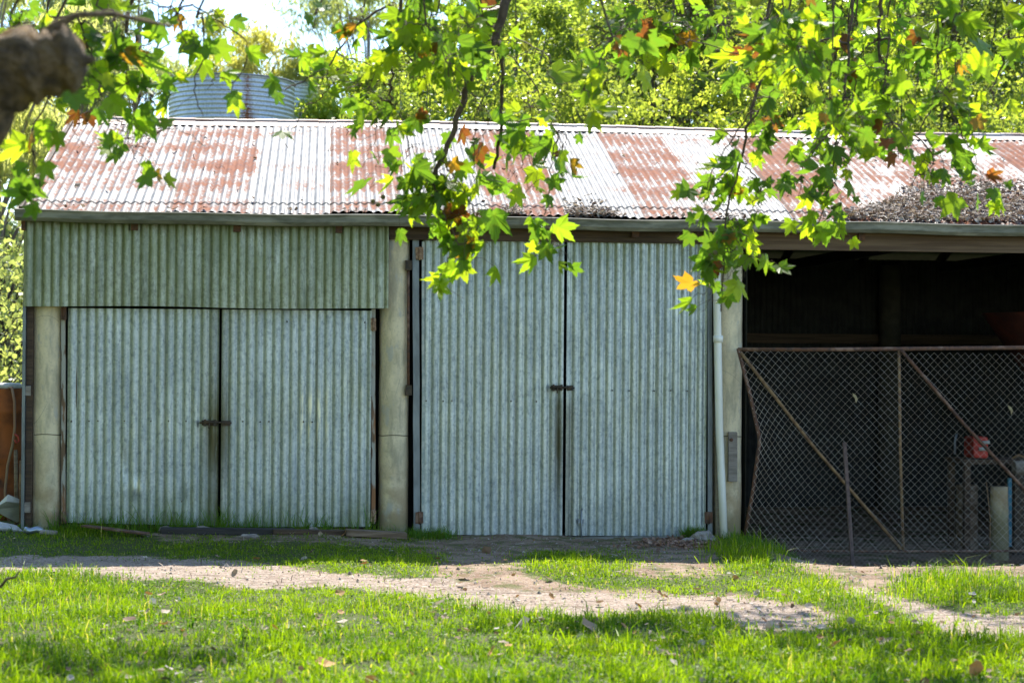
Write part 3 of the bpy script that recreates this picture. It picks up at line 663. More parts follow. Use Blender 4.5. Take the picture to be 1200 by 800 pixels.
# dry leaves caught in the mesh
def scrap(px, py, s, label):
    c = W(px, py, GYp - .04); m = MB(); vs_ = [c + Vector((dx * s, dy * s, dz * s)) for dx, dy, dz in ((-.5, 0, .9), (.1, -.2, .5), (.5, -.1, -.2), (.2, .1, -1), (-.1, -.3, -.1), (-.3, 0, .2))]
    m.add(vs_, [(0, 1, 5), (1, 2, 4), (1, 4, 5), (2, 3, 4)]); tag(m.build('dry_leaf', simple('straw leaf', (.45, .38, .22), (.35, .27, .14), 9, .8)), label, 'leaf')
scrap(1002, 466, .05, 'curled straw coloured leaf caught in the mesh left of the middle gate bar')
scrap(1184, 480, .05, 'pale curled leaf caught in the mesh near the right edge of the photo')

# ------------------------------------------------------------------ left of the shed
dy = .9; c = W(4, 540, dy); zb = W(4, 612, dy).z; zt = W(4, 455, dy).z
drum = empty('rusty_drum', (c.x, c.y, zb)); tag(drum, 'tall orange brown rusted steel drum at the left corner of the shed', 'drum')
m = MB(); r = .17; zs = [0, .01, .02, .15, .16, .18, .2, .21, .45, .47, .50, .52, .8, .82, .85, .87, .99, 1]
rs = [0, 0, .012, 0, .01, .012, .01, 0, 0, .012, .012, 0, 0, .012, .012, 0, .012, .012]
m.tube([(c.x, c.y, zb + (zt - zb) * z) for z in zs], [r + q for q in rs], 28); m.build('shell', DRUMR, drum)
m = MB(); m.tube([(c.x, c.y, zt + .002), (c.x, c.y, zt + .03), (c.x, c.y, zt + .05)], [r * 1.02, r * 1.02, r * .8], 24); tag(m.build('drum_lid', WHITE), 'dirty white lid lying on top of the rusty drum', 'lid')
m = MB(); pts = [W(9, 454, dy - .1), W(14, 454, dy - .22), W(17, 470, dy - .24), W(17.5, 500, dy - .24), W(15, 520, dy - .24), W(9, 545, dy - .24), W(6, 575, dy - .24), W(7, 600, dy - .24), W(12, 614, dy - .26)]
hs = empty('hose', tuple(pts[-1])); tag(hs, 'faded pink and brown rubber hose hanging down the rusty drum', 'hose')
m.tube(pts, .013, 8); m.build('tube', HOSE, hs); m = MB(); c2 = W(18.5, 515, dy - .27); m.tube([c2 + Vector((-.012, 0, .05)), c2 + Vector((.02, 0, .03)), c2 + Vector((.03, 0, -.01)), c2 + Vector((.005, 0, -.03)), c2 + Vector((-.01, 0, 0))], .01, 6); m.build('clip', REDC, hs)
m = MB(); a = W(18.5, 527, .3); b = W(19.5, 618, .3); m.tube([a, b], [.018, .02], 8); tag(m.build('timber_stake', TIMW), 'thin brown timber stake upright beside the rusty drum', 'stake')
m = MB(); a = W(24, 600, -.02); m.tube([a + Vector((0, 0, .45)), a + Vector((.0, 0, .2)), a + Vector((.0, 0, -.1))], .012, 8); tag(m.build('bent_pipe', RUSTY), 'thin rusty pipe upright against the left corner of the shed', 'pipe')
# sheet of white rubbish and broken slab
c = W(14, 596, .1); m = MB(); m.box(-.14, .14, -.015, .015, -.12, .12, Matrix.Translation(c) @ Euler((R(50), R(24), R(30))).to_matrix().to_4x4(), j=.03); tag(m.build('fibre_sheet', WHITE), 'broken pale fibre sheet leaning at the foot of the drum', 'sheet')
c = W(6, 617, -.2); m = MB(); m.box(-.12, .12, -.08, .08, -.035, .035, Matrix.Translation(c) @ Euler((R(12), R(8), R(20))).to_matrix().to_4x4(), j=.025); tag(m.build('plaster_lump', WHITE, None, .01), 'white plaster lump in the grass below the rusty drum', 'rubble')
c = W(39, 621, -.5); m = MB(); zs = np.linspace(-.075, .075, 7); m.tube([c + Vector((z, z * .2, .006 * math.sin(z * 60))) for z in zs], [.026, .031, .030, .026, .029, .031, .025], 12, wob=.06); tag(m.build('crushed_can', CANM), 'crushed silver drink can in the grass before the left pillar', 'can')
c = W(58, 624, -.5); m = MB(); m.box(-.08, .06, -.03, .03, -.02, .02, Matrix.Translation(c) @ Euler((.1, .1, .2)).to_matrix().to_4x4(), j=.012); tag(m.build('stone', ROCK, None, .01), 'small brown stone beside the crushed silver can', 'stone')
# distant blue-grey trailer behind drum
e = empty('farm_trailer', tuple(W(20, 620, 6.0))); tag(e, 'blue grey farm trailer half hidden behind the rusty drum', 'trailer')
c = W(12, 520, 6.0); m = MB(); m.box(c.x - 1.2, c.x + .12, c.y - .5, c.y + .5, c.z - .15, c.z + .25); m.build('tray', BLUEP, e, .02)
m = MB(); m.box(c.x - 1.22, c.x + .14, c.y - .52, c.y + .52, c.z + .25, c.z + .3); m.build('rim', WHITE, e, .01)
m = MB(); m.tube([(c.x - .6, c.y - .62, .3), (c.x - .6, c.y - .5, .3)], .28, 20); m.build('wheel', IRON, e); m = MB(); m.tube([(c.x - .6, c.y + .5, .3), (c.x - .6, c.y + .62, .3)], .28, 20); m.build('wheel', IRON, e)

# ------------------------------------------------------------------ timbers and stones along the wall
def gpt(px, Y): 
    p = W(px, 630, Y); return Vector((p.x, Y, zg(p.x, Y)))
a = gpt(188, -.42); b = gpt(345, -.42); m = MB(); m.beam(a + Vector((0, 0, .02)), b + Vector((0, 0, .012)), .10, .06)
tag(m.build('dark_beam', simple('black timber', (.014, .012, .012), (.03, .026, .026), 9, .6, 0, .3, .01, (.3, 3, 3)), None, .008), 'long dark beam lying on the grass below the left doors', 'beam')
a = gpt(320, -.5); b = gpt(425, -.46); m = MB(); m.beam(a + Vector((0, 0, .03)), b + Vector((0, 0, .03)), .08, .04); tag(m.build('flat_plank', TIMB, None, .004), 'thin dark plank lying between the long beam and the short block', 'plank')
a = gpt(98, -.4); b = gpt(172, -.62); m = MB(); m.beam(a + Vector((0, 0, .08)), b + Vector((0, 0, .03)), .11, .012); tag(m.build('rusty_strip', RUST), 'bent rusty steel strip lying in the grass near the left pillar', 'strip')
a = gpt(405, -.55); b = gpt(476, -.5); m = MB(); m.beam(a + Vector((0, 0, .035)), b + Vector((0, 0, .035)), .14, .055); tag(m.build('timber_offcut', TIMW, None, .008), 'short brown timber offcut on the ground before the middle pillar', 'timber')
def rock(px, Y, s, label, sx=1.4, lift=.3, mat=ROCK):
    p = gpt(px, Y); bm = bmesh.new(); bmesh.ops.create_icosphere(bm, subdivisions=3, radius=1)
    sd_ = random.random() * 50
    for v in bm.verts:
        n_ = mnoise.noise(v.co * 1.3 + Vector((sd_, 0, 0))) * .5 + mnoise.noise(v.co * 3 + Vector((sd_, 3, 0))) * .18
        v.co = v.co * (1 + n_); v.co.x *= sx * s; v.co.y *= s; v.co.z *= s * .75
    me = bpy.data.meshes.new('stone'); bm.to_mesh(me); bm.free(); me.materials.append(mat)
    o = bpy.data.objects.new('stone', me); o.location = p + Vector((0, 0, s * lift)); o.rotation_euler.z = random.random() * .6; col.objects.link(o)
    return tag(o, label, 'stone')
rock(194, -.3, .045, 'grey stone in the grass above the left end of the dark beam')
rock(209, -.3, .04, 'reddish stone in the grass, second above the dark beam', mat=simple('red stone', (.3, .17, .12), (.2, .12, .09), 12, .9))
rock(237, -.32, .05, 'pale pink stone behind the dark beam near the door gap', 1.7)
rock(222+144, -.3, .035, 'small brown stone near the right end of the dark beam')
rock(825, -.45, .085, 'large pale rock beside the foot of the cream downpipe', 1.35)
rock(808, -.62, .04, 'brown stone in the bark pile left of the large pale rock')
rock(1193, -.45, .05, 'small brown stone under the gate at the right edge')
rock(291, -.62, .03, 'pinkish chip of stone in front of the dark beam', 3)

# ------------------------------------------------------------------ water tanks
def tank(cpx, d, wpx, topy, label, seam=None):
    Yt = d - 16; c = W(cpx, topy, Yt); s = FPX / (d); r = wpx / s / 2; zt = WZ(cpx, topy, Yt - r) ; H = 2.3; zb = zt - H
    e = empty('water_tank', (c.x, c.y, zb)); tag(e, label, 'water tank', 'water tanks behind the shed')
    n = int(H / PITCHC * 6); N = 64; V = []; RA = []
    for i in range(n + 1):
        z = zb + H * i / n; rr = r + .011 * math.cos(2 * math.pi * (z - zb) / PITCHC)
        for k in range(N):
            a = 2 * math.pi * k / N; V.append((c.x + rr * math.cos(a), c.y + rr * math.sin(a), z))
            g = (a - seam) if seam else 9
            RA.append(math.exp(-(g / .045) ** 2) * .95 + .9 * math.exp(-(g / .14) ** 2) * max(0, 1 - abs(z - zt + .75) / .35))
    F = [(i * N + k, i * N + (k + 1) % N, (i + 1) * N + (k + 1) % N, (i + 1) * N + k) for i in range(n) for k in range(N)]
    npmesh('tank_wall', V, F, GALVT, smooth=True, parent=e, attrs={'rust': RA, 'stain': [0] * len(V), 'algae': [0] * len(V)})
    m = MB(); m.tube([(c.x, c.y, zt - .01), (c.x, c.y, zt + .02), (c.x, c.y, zt + .05)], [r * 1.02, r * 1.02, .05], 48); m.build('tank_lid', STEEL, e)
    st = empty('tank_stand', (c.x, c.y, 0)); tag(st, 'timber stand carrying the ' + ('wide' if seam else 'rear') + ' water tank', 'stand')
    m = MB(); m.box(c.x - r - .1, c.x + r + .1, c.y - r - .1, c.y + r + .1, zb - .12, zb - .003); m.build('deck', TIMW, st)
    for sx in (-1, 1):
        for sy in (-1, 1):
            m = MB(); m.box(c.x + sx * r * .8 - .08, c.x + sx * r * .8 + .08, c.y + sy * r * .8 - .08, c.y + sy * r * .8 + .08, -.1, zb - .12); m.build('post', TIMW, st)
tank(272, 31, 144, 87, 'round corrugated iron water tank with a rusty seam above the left of the roof', seam=5.01)
tank(330, 35, 84, 95, 'second corrugated water tank partly hidden behind the wide one')

# ------------------------------------------------------------------ leaf clouds
def rot_frames(n, tip, nrm):
    y = tip / np.linalg.norm(tip, axis=1, keepdims=True); z = nrm - (nrm * y).sum(1, keepdims=True) * y
    z /= np.linalg.norm(z, axis=1, keepdims=True) + 1e-9; x = np.cross(y, z); return np.stack([x, y, z], 2)
def scatter_leaves(name, P, tip, nrm, size, cols, tmplV, tmplF, mat, parent=None, curl=None, smooth=False):
    n = len(P); Fm = rot_frames(n, tip, nrm); T = np.repeat(tmplV[None], n, 0).astype(float)
    if curl is not None:
        r2 = (T[:, :, 0] ** 2 + T[:, :, 1] ** 2); T[:, :, 2] += curl[:, None] * r2 + np.abs(T[:, :, 0]) * curl[:, None] * .6
        T[:, :, 2] += .12 * rng.normal(0, 1, n)[:, None] * T[:, :, 0] * T[:, :, 1] * 2
    if curl is not None: T[:, :, 0] *= rng.uniform(.62, 1.08, n)[:, None]
    T = T * size[:, None, None]; V = np.einsum('nij,nvj->nvi', Fm, T) + P[:, None, :]
    k = len(tmplV); F = (tmplF[None] + (np.arange(n) * k)[:, None, None]).reshape(-1, tmplF.shape[1])
    return npmesh(name, V.reshape(-1, 3), F, mat, np.repeat(cols, k, 0), smooth=smooth, parent=parent)
OV = np.array([(0, 0, 0), (.28, .45, .04), (0, 1, 0), (-.28, .45, .04)]); OF = np.array([(0, 1, 2), (0, 2, 3)])
GV = np.array([(0, 0, 0), (.1, .45, .02), (.03, 1, -.04), (-.1, .45, .02)])

def bg_tree(name, px, Y, H, R_, label, cat, c1, c2, nleaf, lsize, bark, gum=False, cz=.62, sparse=.0, trunk=.16, group='trees behind the shed', lean=0):
    base = W(px, 420, Y); bx, by = base.x, Y; bz = zg(bx, by)
    e = empty(name, (bx, by, bz)); tag(e, label, cat, group)
    m = MB(); tp = [Vector((bx + lean * t + .25 * math.sin(t * 3 + px), by + .2 * math.sin(t * 4), bz - .1 + H * .8 * t)) for t in np.linspace(0, 1, 9)]
    m.tube(tp, [trunk * (1 - .75 * t) for t in np.linspace(0, 1, 9)], 9)
    cl = []
    ncl = 60 if not gum else 34
    for k in range(ncl):
        a = random.uniform(0, 6.28); zz = random.betavariate(1.6, 1.5) if not gum else random.betavariate(2, 1.4); rr = R_ * math.sqrt(random.uniform(.05, 1)) * math.sin(math.pi * min(.97, max(.12, zz * .85 + .12))) ** .6
        c = Vector((bx + lean * .8 + rr * math.cos(a), by + rr * math.sin(a) * .9, bz + H * (cz * .35 + (1 - cz * .35) * zz)))
        cl.append((c, random.uniform(.45, 1.0) * R_ * (.36 if not gum else .36)))
        t0 = tp[min(8, max(2, int(8 * (c.z - bz) / H) - 1))]; mid_ = t0.lerp(c, .55) + Vector((random.uniform(-.2, .2), random.uniform(-.2, .2), .25))
        m.tube([t0, mid_, c], [trunk * .3, trunk * .17, trunk * .05], 5)
    m.build('trunk', bark, e)
    per = nleaf // len(cl); P = []; C = []
    c1 = np.array(c1); c2 = np.array(c2)
    for c, r in cl:
        d = rng.normal(0, 1, (per, 3)); d /= np.linalg.norm(d, axis=1, keepdims=True); rad = r * rng.uniform(.25, 1.0, (per, 1)) ** .6
        q = d * rad * np.array([1, 1, .75]); q = q * (1 + .3 * vnoise(d[:, 0] * 3 + c.x, d[:, 2] * 3 + c.z, 1)[:, None])
        P.append(q + np.array(c)); f = rng.uniform(0, 1, (per, 1)) * .6 + random.uniform(0, .4); C.append((c1 * (1 - f) + c2 * f) * 1.35)
    P = np.concatenate(P); C = np.concatenate(C); n = len(P)
    tip = rng.normal(0, 1, (n, 3)) + np.array([0, 0, -1.6 if gum else -.4]); nrm = rng.normal(0, 1, (n, 3)) + np.array([0, 0, 0 if gum else .8])
    scatter_leaves('crown', P, tip, nrm, rng.uniform(.7, 1.3, n) * lsize, C, GV if gum else OV, OF, BLEAF, e)
    return e
GUM1, GUM2 = (.16, .19, .12), (.27, .28, .17)
YG1, YG2 = (.11, .17, .03), (.26, .27, .05)
bg_tree('gum_tree', -8, 20, 9.5, 2.2, 'tall pale gum tree at the far left beyond the shed corner', 'tree', GUM1, GUM2, 14000, .24, GUMB, True, .5)
bg_tree('gum_tree', 70, 30, 12.5, 2.6, 'thin grey green gum tree behind the broken limb', 'tree', (.10, .13, .10), (.17, .19, .13), 17000, .26, GUMB, True, .5)
bg_tree('gum_tree', 155, 36, 14, 3.2, 'blue grey gum tree rising left of the water tank', 'tree', (.10, .13, .10), (.2, .22, .12), 20000, .27, GUMB, True, .5)
bg_tree('gum_tree', 275, 42, 12.2, 3.0, 'low olive gum tree directly behind the water tank', 'tree', (.13, .15, .07), (.26, .25, .09), 14000, .27, GUMB, True, .6)
bg_tree('gum_tree', 420, 44, 15.5, 3.4, 'grey gum tree with sky showing through, right of the water tank', 'tree', (.10, .13, .09), (.18, .2, .1), 16000, .27, GUMB, True, .7)
for i, (px, Y, H, Rr, k, lab) in enumerate([
    (415, 19, 7.4, 1.7, 1, 'small bright green tree just right of the water tank'),
    (500, 23, 9.0, 2.2, 1, 'yellow green leafy tree rising behind the middle of the roof'),
    (590, 20, 9.4, 2.2, 0, 'leafy tree behind the roof above the tall middle doors'),
    (680, 25, 11, 2.7, 1, 'dense yellow green tree behind the roof right of the middle'),
    (775, 21, 10, 2.6, 2, 'dark green tree behind the roof above the right door'),
    (870, 24, 11, 2.8, 2, 'dark dense tree behind the roof above the cream downpipe'),
    (960, 20, 10, 2.4, 0, 'green tree behind the roof above the left end of the gate'),
    (1050, 24, 11, 2.8, 1, 'tall bright tree behind the roof above the middle gate bar'),
    (1140, 20, 10, 2.5, 2, 'dark green tree behind the roof near the right edge'),
    (1235, 24, 11, 2.8, 0, 'green tree rising at the right edge behind the roof'),
    (1340, 22, 10, 2.6, 1, 'green tree beyond the right end of the view')]):
    c1, c2 = [((.06, .095, .025), (.14, .18, .04)), (YG1, (.22, .24, .05)), ((.04, .065, .02), (.10, .13, .035))][k]
    bg_tree('leafy_tree', px, Y, H, Rr, lab, 'tree', c1, c2, 34000, .115, TRB, False, .08, trunk=.09)
# far treeline fills the view under the crowns
def shrub(px, Y, H, R_, label, c1, c2, n=5000):
    e = bg_tree('shrub', px, Y, H, R_, label, 'shrub', c1, c2, n, .13, TRB, False, .1, trunk=.06, group='shrubs beyond the shed'); return e
shrub(-30, 12, 3.4, 1.5, 'pale green shrub left of the shed beyond the drum', (.10, .13, .07), (.17, .19, .10), 2200)
shrub(15, 17, 4.4, 1.7, 'tall pale shrub showing between drum and shed corner', (.10, .13, .08), (.19, .2, .12), 2200)
shrub(-60, 24, 5, 2.4, 'broad shrub at the far left edge', (.08, .12, .06), (.15, .17, .10), 4000)
for px, Y, lab in ((470, 15, 'green shrub behind the roof just right of the tanks'), (580, 16, 'green shrub behind the roof above the second pillar'), (690, 15, 'green shrub behind the roof above the gap of the right doors'), (800, 16.5, 'green shrub behind the roof above the right edge of the doors'), (905, 15, 'green shrub behind the roof above the left corner of the gate'), (1010, 16, 'green shrub behind the roof left of the middle gate bar'), (1115, 15, 'green shrub behind the roof right of the middle gate bar'), (1220, 16, 'green shrub at the far right behind the roof')):
    bg_tree('shrub', px, Y, 7.0, 1.9, lab, 'shrub', ((.10, .14, .03), (.06, .09, .025))[int(px / 10) % 2], ((.20, .23, .05), (.13, .16, .04))[int(px / 10) % 2], 13000, .10, TRB, False, .05, trunk=.06, group='shrubs beyond the shed')
def wood(x0, x1, y0, y1, top, n, label):
    x = rng.uniform(x0, x1, n); y = rng.uniform(y0, y1, n); tp = top * (1 + .16 * vnoise(x * .3, y * .2, 1)); z = .3 + rng.uniform(0, 1, n) * tp
    f = rng.uniform(0, 1, (n, 1)); C = np.array((.11, .15, .05)) * (1 - f) + np.array((.26, .28, .08)) * f
    tag(scatter_leaves('wood', np.stack([x, y, z], 1), rng.normal(0, 1, (n, 3)), rng.normal(0, 1, (n, 3)), rng.uniform(.4, .8, n), C, OV, OF, BLEAF), label, 'trees', kind='stuff')
wood(4, 34, 31, 36, 12.5, 26000, 'mass of green trees filling in behind the nearer trees')
wood(-40, -8.5, -14, 2, 13, 16000, 'unseen belt of trees added left of the yard to block light')  # added out of view to cut side light on the door corrugations
wood(-46, -3, -30, -21, 17, 22000, 'unseen belt of trees added opposite the shed to darken its reflections')  # added behind the camera to darken one flank of each rib
def farwood():
    n = 60000; x = rng.uniform(-60, 75, n); y = rng.uniform(62, 76, n); top = 6.0 + 1.8 * vnoise(x * .25, y * .1, 1); z = 1.0 + rng.uniform(0, 1, n) ** .8 * top
    P = np.stack([x, y, z], 1); f = rng.uniform(0, 1, (n, 1)); C = np.array((.08, .11, .05)) * (1 - f) + np.array((.16, .18, .08)) * f
    tag(scatter_leaves('far_wood', P, rng.normal(0, 1, (n, 3)), rng.normal(0, 1, (n, 3)), rng.uniform(.5, .9, n), C, OV, OF, BLEAF), 'band of far trees seen low beyond the shed', 'trees', kind='stuff')
farwood()

# ------------------------------------------------------------------ the plane tree overhead
def lobed():
    pol = [(0, 1.05), (6, .86), (11, .84), (15, .70), (21, .66), (27, .53), (35, .66), (40, .80), (46, .82), (52, 1.0), (57, .80), (63, .76), (70, .60), (79, .50), (90, .58), (98, .60), (106, .76), (114, .60), (125, .52), (142, .42), (160, .36), (173, .22)]
    pts = [(r * math.sin(R(a)), r * math.cos(R(a))) for a, r in pol]; pts = pts + [(-x, y) for x, y in reversed(pts[1:])]
    V = [(0, 0, 0.0)] + [(x, y, 0) for x, y in pts]; V = np.array([(x * .62, y * .62 + .12, z) for x, y, z in V])
    n = len(pts); return V, np.array([(0, 1 + (i + 1) % n, 1 + i) for i in range(n)])
LV, LF = lobed()
plane = empty('plane_tree', (-2.1, -12.2, 0)); tag(plane, 'large plane tree overhanging the yard with drooping lobed leaves and a broken limb stub', 'tree')
TB = Vector((-2.1, -12.2, 0))
m = MB(); tz = [0, .15, .5, 1, 1.6, 2.2, 2.8, 3.4]
m.tube([TB + Vector((.03 * z, .04 * z, z - .1)) for z in tz], [.46, .38, .33, .30, .29, .28, .27, .22], 20, wob=.03); m.build('trunk', BARK, plane)
def spl(pts, n=24):
    pts = [Vector(p) for p in pts]; out = []
    P = [pts[0] * 2 - pts[1]] + pts + [pts[-1] * 2 - pts[-2]]; seg = len(pts) - 1
    for s in range(seg):
        for k in range(max(2, n // seg)):
            t = k / max(2, n // seg); a, b, c, d = P[s:s + 4]
            out.append(.5 * ((2 * b) + (c - a) * t + (2 * a - 5 * b + 4 * c - d) * t * t + (3 * b - a - 3 * c + d) * t ** 3))
    out.append(pts[-1]); return out
limbs = []
def limb(pts, r0, r1, name='limb', n=24, sides=12, mat=BARK, wob=.04):
    q = spl(pts, n); m = MB(); m.tube(q, [r0 + (r1 - r0) * i / (len(q) - 1) for i in range(len(q))], sides, wob=wob); limbs.extend(q); return m.build(name, mat, plane)
# broken stub in front of the camera, upper left
ys = -10.3
sA = W(-620, 400, ys - .15); sB = W(-130, 190, ys); sC = W(0, 92, ys); sD = W(60, 74, ys); sE = W(100, 68, ys)
q = spl([sA, sB, sC, sD, sE], 40); m = MB(); N = len(q)
rad = [.10 + .0 * i for i in range(N)]; 
for i in range(N):
    t = i / (N - 1); rad[i] = (.150 - .068 * t ** 1.3) * (1 + .07 * math.sin(t * 23) + .05 * math.sin(t * 51 + 1)) * (1 if t < .93 else 1 - (t - .93) * 7)
m.tube(q, rad, 28, wob=.09); m.tube([W(60, 72, ys), W(92, 72, ys - .02), W(112, 69, ys - .03)], [.08, .035, .005], 8, wob=.1); m.tube([W(55, 50, ys), W(62, 32, ys), W(90, 18, ys), W(130, 16, ys + .1), W(200, 31, ys + .4)], [.04, .018, .012, .010, .005], 8)
m.build('broken_limb', simple('dead limb bark', (.07, .045, .025), (.28, .18, .09), 14, .95, 0, 1.0, .08, (1, 1, 1), c3=(.26, .17, .08)), plane)
T0 = TB + Vector((.1, .13, 3.2))
limb([T0, (-1.6, -11.0, 4.6), (-.6, -9.0, 5.2), (1.0, -7.6, 5.4), (3.0, -7.0, 5.5), (5.5, -6.6, 5.2)], .17, .05)
limb([T0, (-2.0, -10.5, 4.8), (-1.7, -8.0, 5.6), (-1.0, -5.5, 5.8), (-.2, -3.6, 5.9)], .14, .04)
limb([(-.6, -9.0, 5.2), (.3, -7.6, 5.0), (1.2, -5.4, 5.6), (2.0, -3.6, 5.9), (3.4, -2.4, 6.2)], .08, .03)
limb([(3.0, -7.0, 5.5), (3.6, -5.6, 5.6), (4.6, -4.4, 5.7), (6.2, -3.4, 5.9)], .07, .03)
limb([T0, (-2.6, -12.6, 5.2), (-3.6, -13.5, 7)], .15, .05); limb([T0, (-2.1, -12.0, 6), (-1.2, -12.4, 8.2)], .15, .04)
leafP, leafTip, leafN, leafS, leafC = [], [], [], [], []
twm = MB(); twf = MB(); tubes = []
def leafcol():
    u = random.random()
    if u < .42: a = (.075, .145, .02)
    elif u < .74: a = (.14, .22, .018)
    elif u < .945: a = (.24, .31, .02)
    elif u < .972: a = (.24, .12, .02)
    else: a = (.13, .04, .02)
    k = random.uniform(.75, 1.2); return tuple(c * k for c in a)
def add_leaf(p, size=None, c=None, out=None):
    tip = Vector((random.gauss(0, .45), random.gauss(0, .45), -1)); 
    if out is not None: tip += out * .8
    n_ = Vector((random.gauss(0, .7), -1 if random.random() < .8 else .8, random.gauss(.15, .7)))
    leafP.append(tuple(p)); leafTip.append(tuple(tip)); leafN.append(tuple(n_)); leafS.append(size or min(.21, random.lognormvariate(-2.10, .27))); leafC.append(c or leafcol())
def twig(pts, r0, r1, leaves=0, sp=.0, fine=True, start=.2, n=None, to=twm):
    pts = spl(pts, n or 6 * len(pts)); rr = [r0 + (r1 - r0) * i / (len(pts) - 1) for i in range(len(pts))]
    pts = [p + Vector((random.gauss(0, .006), random.gauss(0, .006), random.gauss(0, .004))) for p in pts]
    to.tube(pts, rr, 6 if r0 > .006 else 4, cap=False); tubes.append((pts, rr, 6 if r0 > .006 else 4))
    for k in range(leaves):
        i = int((start + (1 - start) * (k + random.random()) / leaves) * (len(pts) - 1)); b = pts[i]
        o = Vector((random.gauss(0, 1), random.gauss(0, 1), random.gauss(-.2, .6))).normalized() * random.uniform(.05, .14 + sp)
        e = b + o + Vector((0, 0, -.02)); twf.tube([b, b + o * .5 + Vector((0, 0, .012)), e], [.0022, .0016, .0012], 3, cap=False); add_leaf(e, None, None, o.normalized())
    return pts
def spray(pxs, Y, r0=.006, leaves=6, side=3, sp=.05, up=True, slen=.28, start=.2, sl=3, jy=.25):
    """a hanging shoot through the given sight points, tied back to the nearest limb overhead"""
    pts = [W(px, py, Y + random.uniform(-.05, .05)) for px, py in pxs]
    if up and pxs[0][1] < 25:
        t0 = pts[0]; L = min((l for l in limbs if l.z > t0.z + .3), key=lambda l: (l - t0).length)
        mid_ = t0.lerp(L, .5) + Vector((0, 0, .25)); pts = [L, mid_] + pts
        r0 = r0 * 1.6; start = max(start, .45)
    elif twm.v:
        t0 = pts[0]; L = min((Vector(v) for v in twm.v[::3]), key=lambda l: (l - t0).length)
        if (L - t0).length > .02: pts = [L] + ([t0.lerp(L, .5) + Vector((0, 0, .06))] if (L - t0).length > .25 else []) + pts
    q = twig(pts, r0, r0 * .3, leaves, sp, start=start)
    for k in range(side):
        i = int((start + (1 - start) * random.random()) * (len(q) - 1)); b = q[i]
        d = Vector((random.gauss(0, 1), random.gauss(0, .7), random.gauss(-.35, .5))).normalized() * random.uniform(.4, 1) * slen
        twig([b, b + d * .5 + Vector((random.gauss(0, .02), 0, .02)), b + d + Vector((0, 0, -.05))], r0 * .45, .0015, sl, 0, start=.35)
        if random.random() < .6: twig([b + d * .5, b + d * .5 + Vector((random.gauss(0, .06), random.gauss(0, .05), -.1)), b + d * .5 + Vector((random.gauss(0, .1), 0, -.2))], .002, .001, 0, 0)
    return q
# left group
spray([(75, 0), (70, 60), (60, 110), (38, 150), (42, 190), (52, 232)], -7.6, .006, 9, 3, .04, slen=.18)
spray([(20, 0), (40, 30), (70, 45)], -7.4, .006, 8, 4, .06); spray([(60, -10), (90, 20), (100, 50), (110, 75)], -7.3, .006, 8, 4, .06)
spray([(157, 0), (160, 45), (165, 75), (172, 105), (182, 125)], -7.0, .009, 4, 2, .02, sl=2)
spray([(172, 105), (150, 150), (158, 185), (176, 212)], -6.9, .004, 8, 2, .02, up=False, slen=.14, sl=2)
spray([(160, 55), (140, 75), (105, 100), (95, 125)], -7.0, .004, 7, 2, .04, up=False, slen=.15)
spray([(240, 0), (236, 15), (240, 60), (228, 100), (236, 135)], -6.7, .005, 5, 3, .05, slen=.2, sl=2)
spray([(215, 0), (225, 5), (270, 35), (290, 55), (268, 120)], -6.6, .005, 4, 2, .05, slen=.2, sl=2)
spray([(185, -20), (205, 10), (215, 50), (205, 78)], -6.8, .004, 4, 2, .04, slen=.2, sl=2)
spray([(120, -20), (135, 15), (130, 50)], -7.2, .005, 8, 4, .06, slen=.22)
# centre left
spray([(480, -5), (450, 8), (415, 35), (380, 80), (335, 105)], -6.4, .007, 4, 6, .04, slen=.25, sl=1)
spray([(470, 0), (462, 50), (458, 110), (463, 128)], -6.2, .009, 3, 4, .04, slen=.25, sl=1)
spray([(458, 105), (440, 150), (442, 190), (432, 225)], -6.2, .004, 9, 3, .04, up=False, slen=.16, sl=2)
spray([(463, 125), (480, 165), (470, 200), (462, 245)], -6.2, .004, 8, 3, .04, up=False, slen=.16, sl=2)
spray([(380, -10), (372, 15), (366, 40)], -6.4, .004, 3, 1, .03)
spray([(430, -20), (425, 20), (445, 60), (430, 110)], -6.6, .004, 4, 4, .04, slen=.22, sl=1)
# thick boughs in the centre
q = [W(596, -70, -6.3), W(590, 10, -6.3), W(577, 50, -6.3), W(552, 88, -6.3), (W(532, 150, -6.3)), W(508, 208, -6.3)]
L = min((l for l in limbs if l.z > 4.6), key=lambda l: (l - q[0]).length); twig([L] + q, .032, .013, 0, n=40)
q2 = [W(577, 48, -6.3), W(589, 60, -6.2), W(588, 130, -6.15), W(579, 200, -6.1)]; twig(q2, .015, .010, 2, n=24)
spray([(508, 208), (512, 235), (530, 270), (548, 322)], -6.3, .006, 12, 6, .06, up=False, slen=.2, start=.0)
spray([(520, 190), (545, 225), (560, 260), (575, 290)], -6.35, .005, 10, 4, .05, up=False, slen=.2, start=.1)
spray([(512, 205), (498, 220), (492, 250)], -6.3, .005, 10, 3, .05, up=False, slen=.15, start=.1)
spray([(545, 100), (570, 140), (560, 185), (572, 215)], -6.3, .004, 4, 3, .03, up=False, slen=.2, sl=1)
spray([(588, 90), (560, 130), (555, 200), (560, 230)], -6.2, .004, 5, 3, .03, up=False, slen=.2, sl=1)
spray([(590, 60), (620, 90), (640, 130), (655, 160), (660, 215)], -6.1, .006, 9, 5, .06, up=False, slen=.22, sl=2)
spray([(655, 150), (645, 200), (640, 245), (642, 268), (656, 300)], -6.1, .004, 4, 1, .02, up=False, slen=.12, sl=2)
spray([(656, 290), (660, 300)], -6.1, .003, 6, 0, .03, up=False, start=0)
spray([(620, 130), (610, 180), (618, 215), (608, 262)], -6.1, .004, 8, 3, .04, up=False, slen=.16, sl=2)
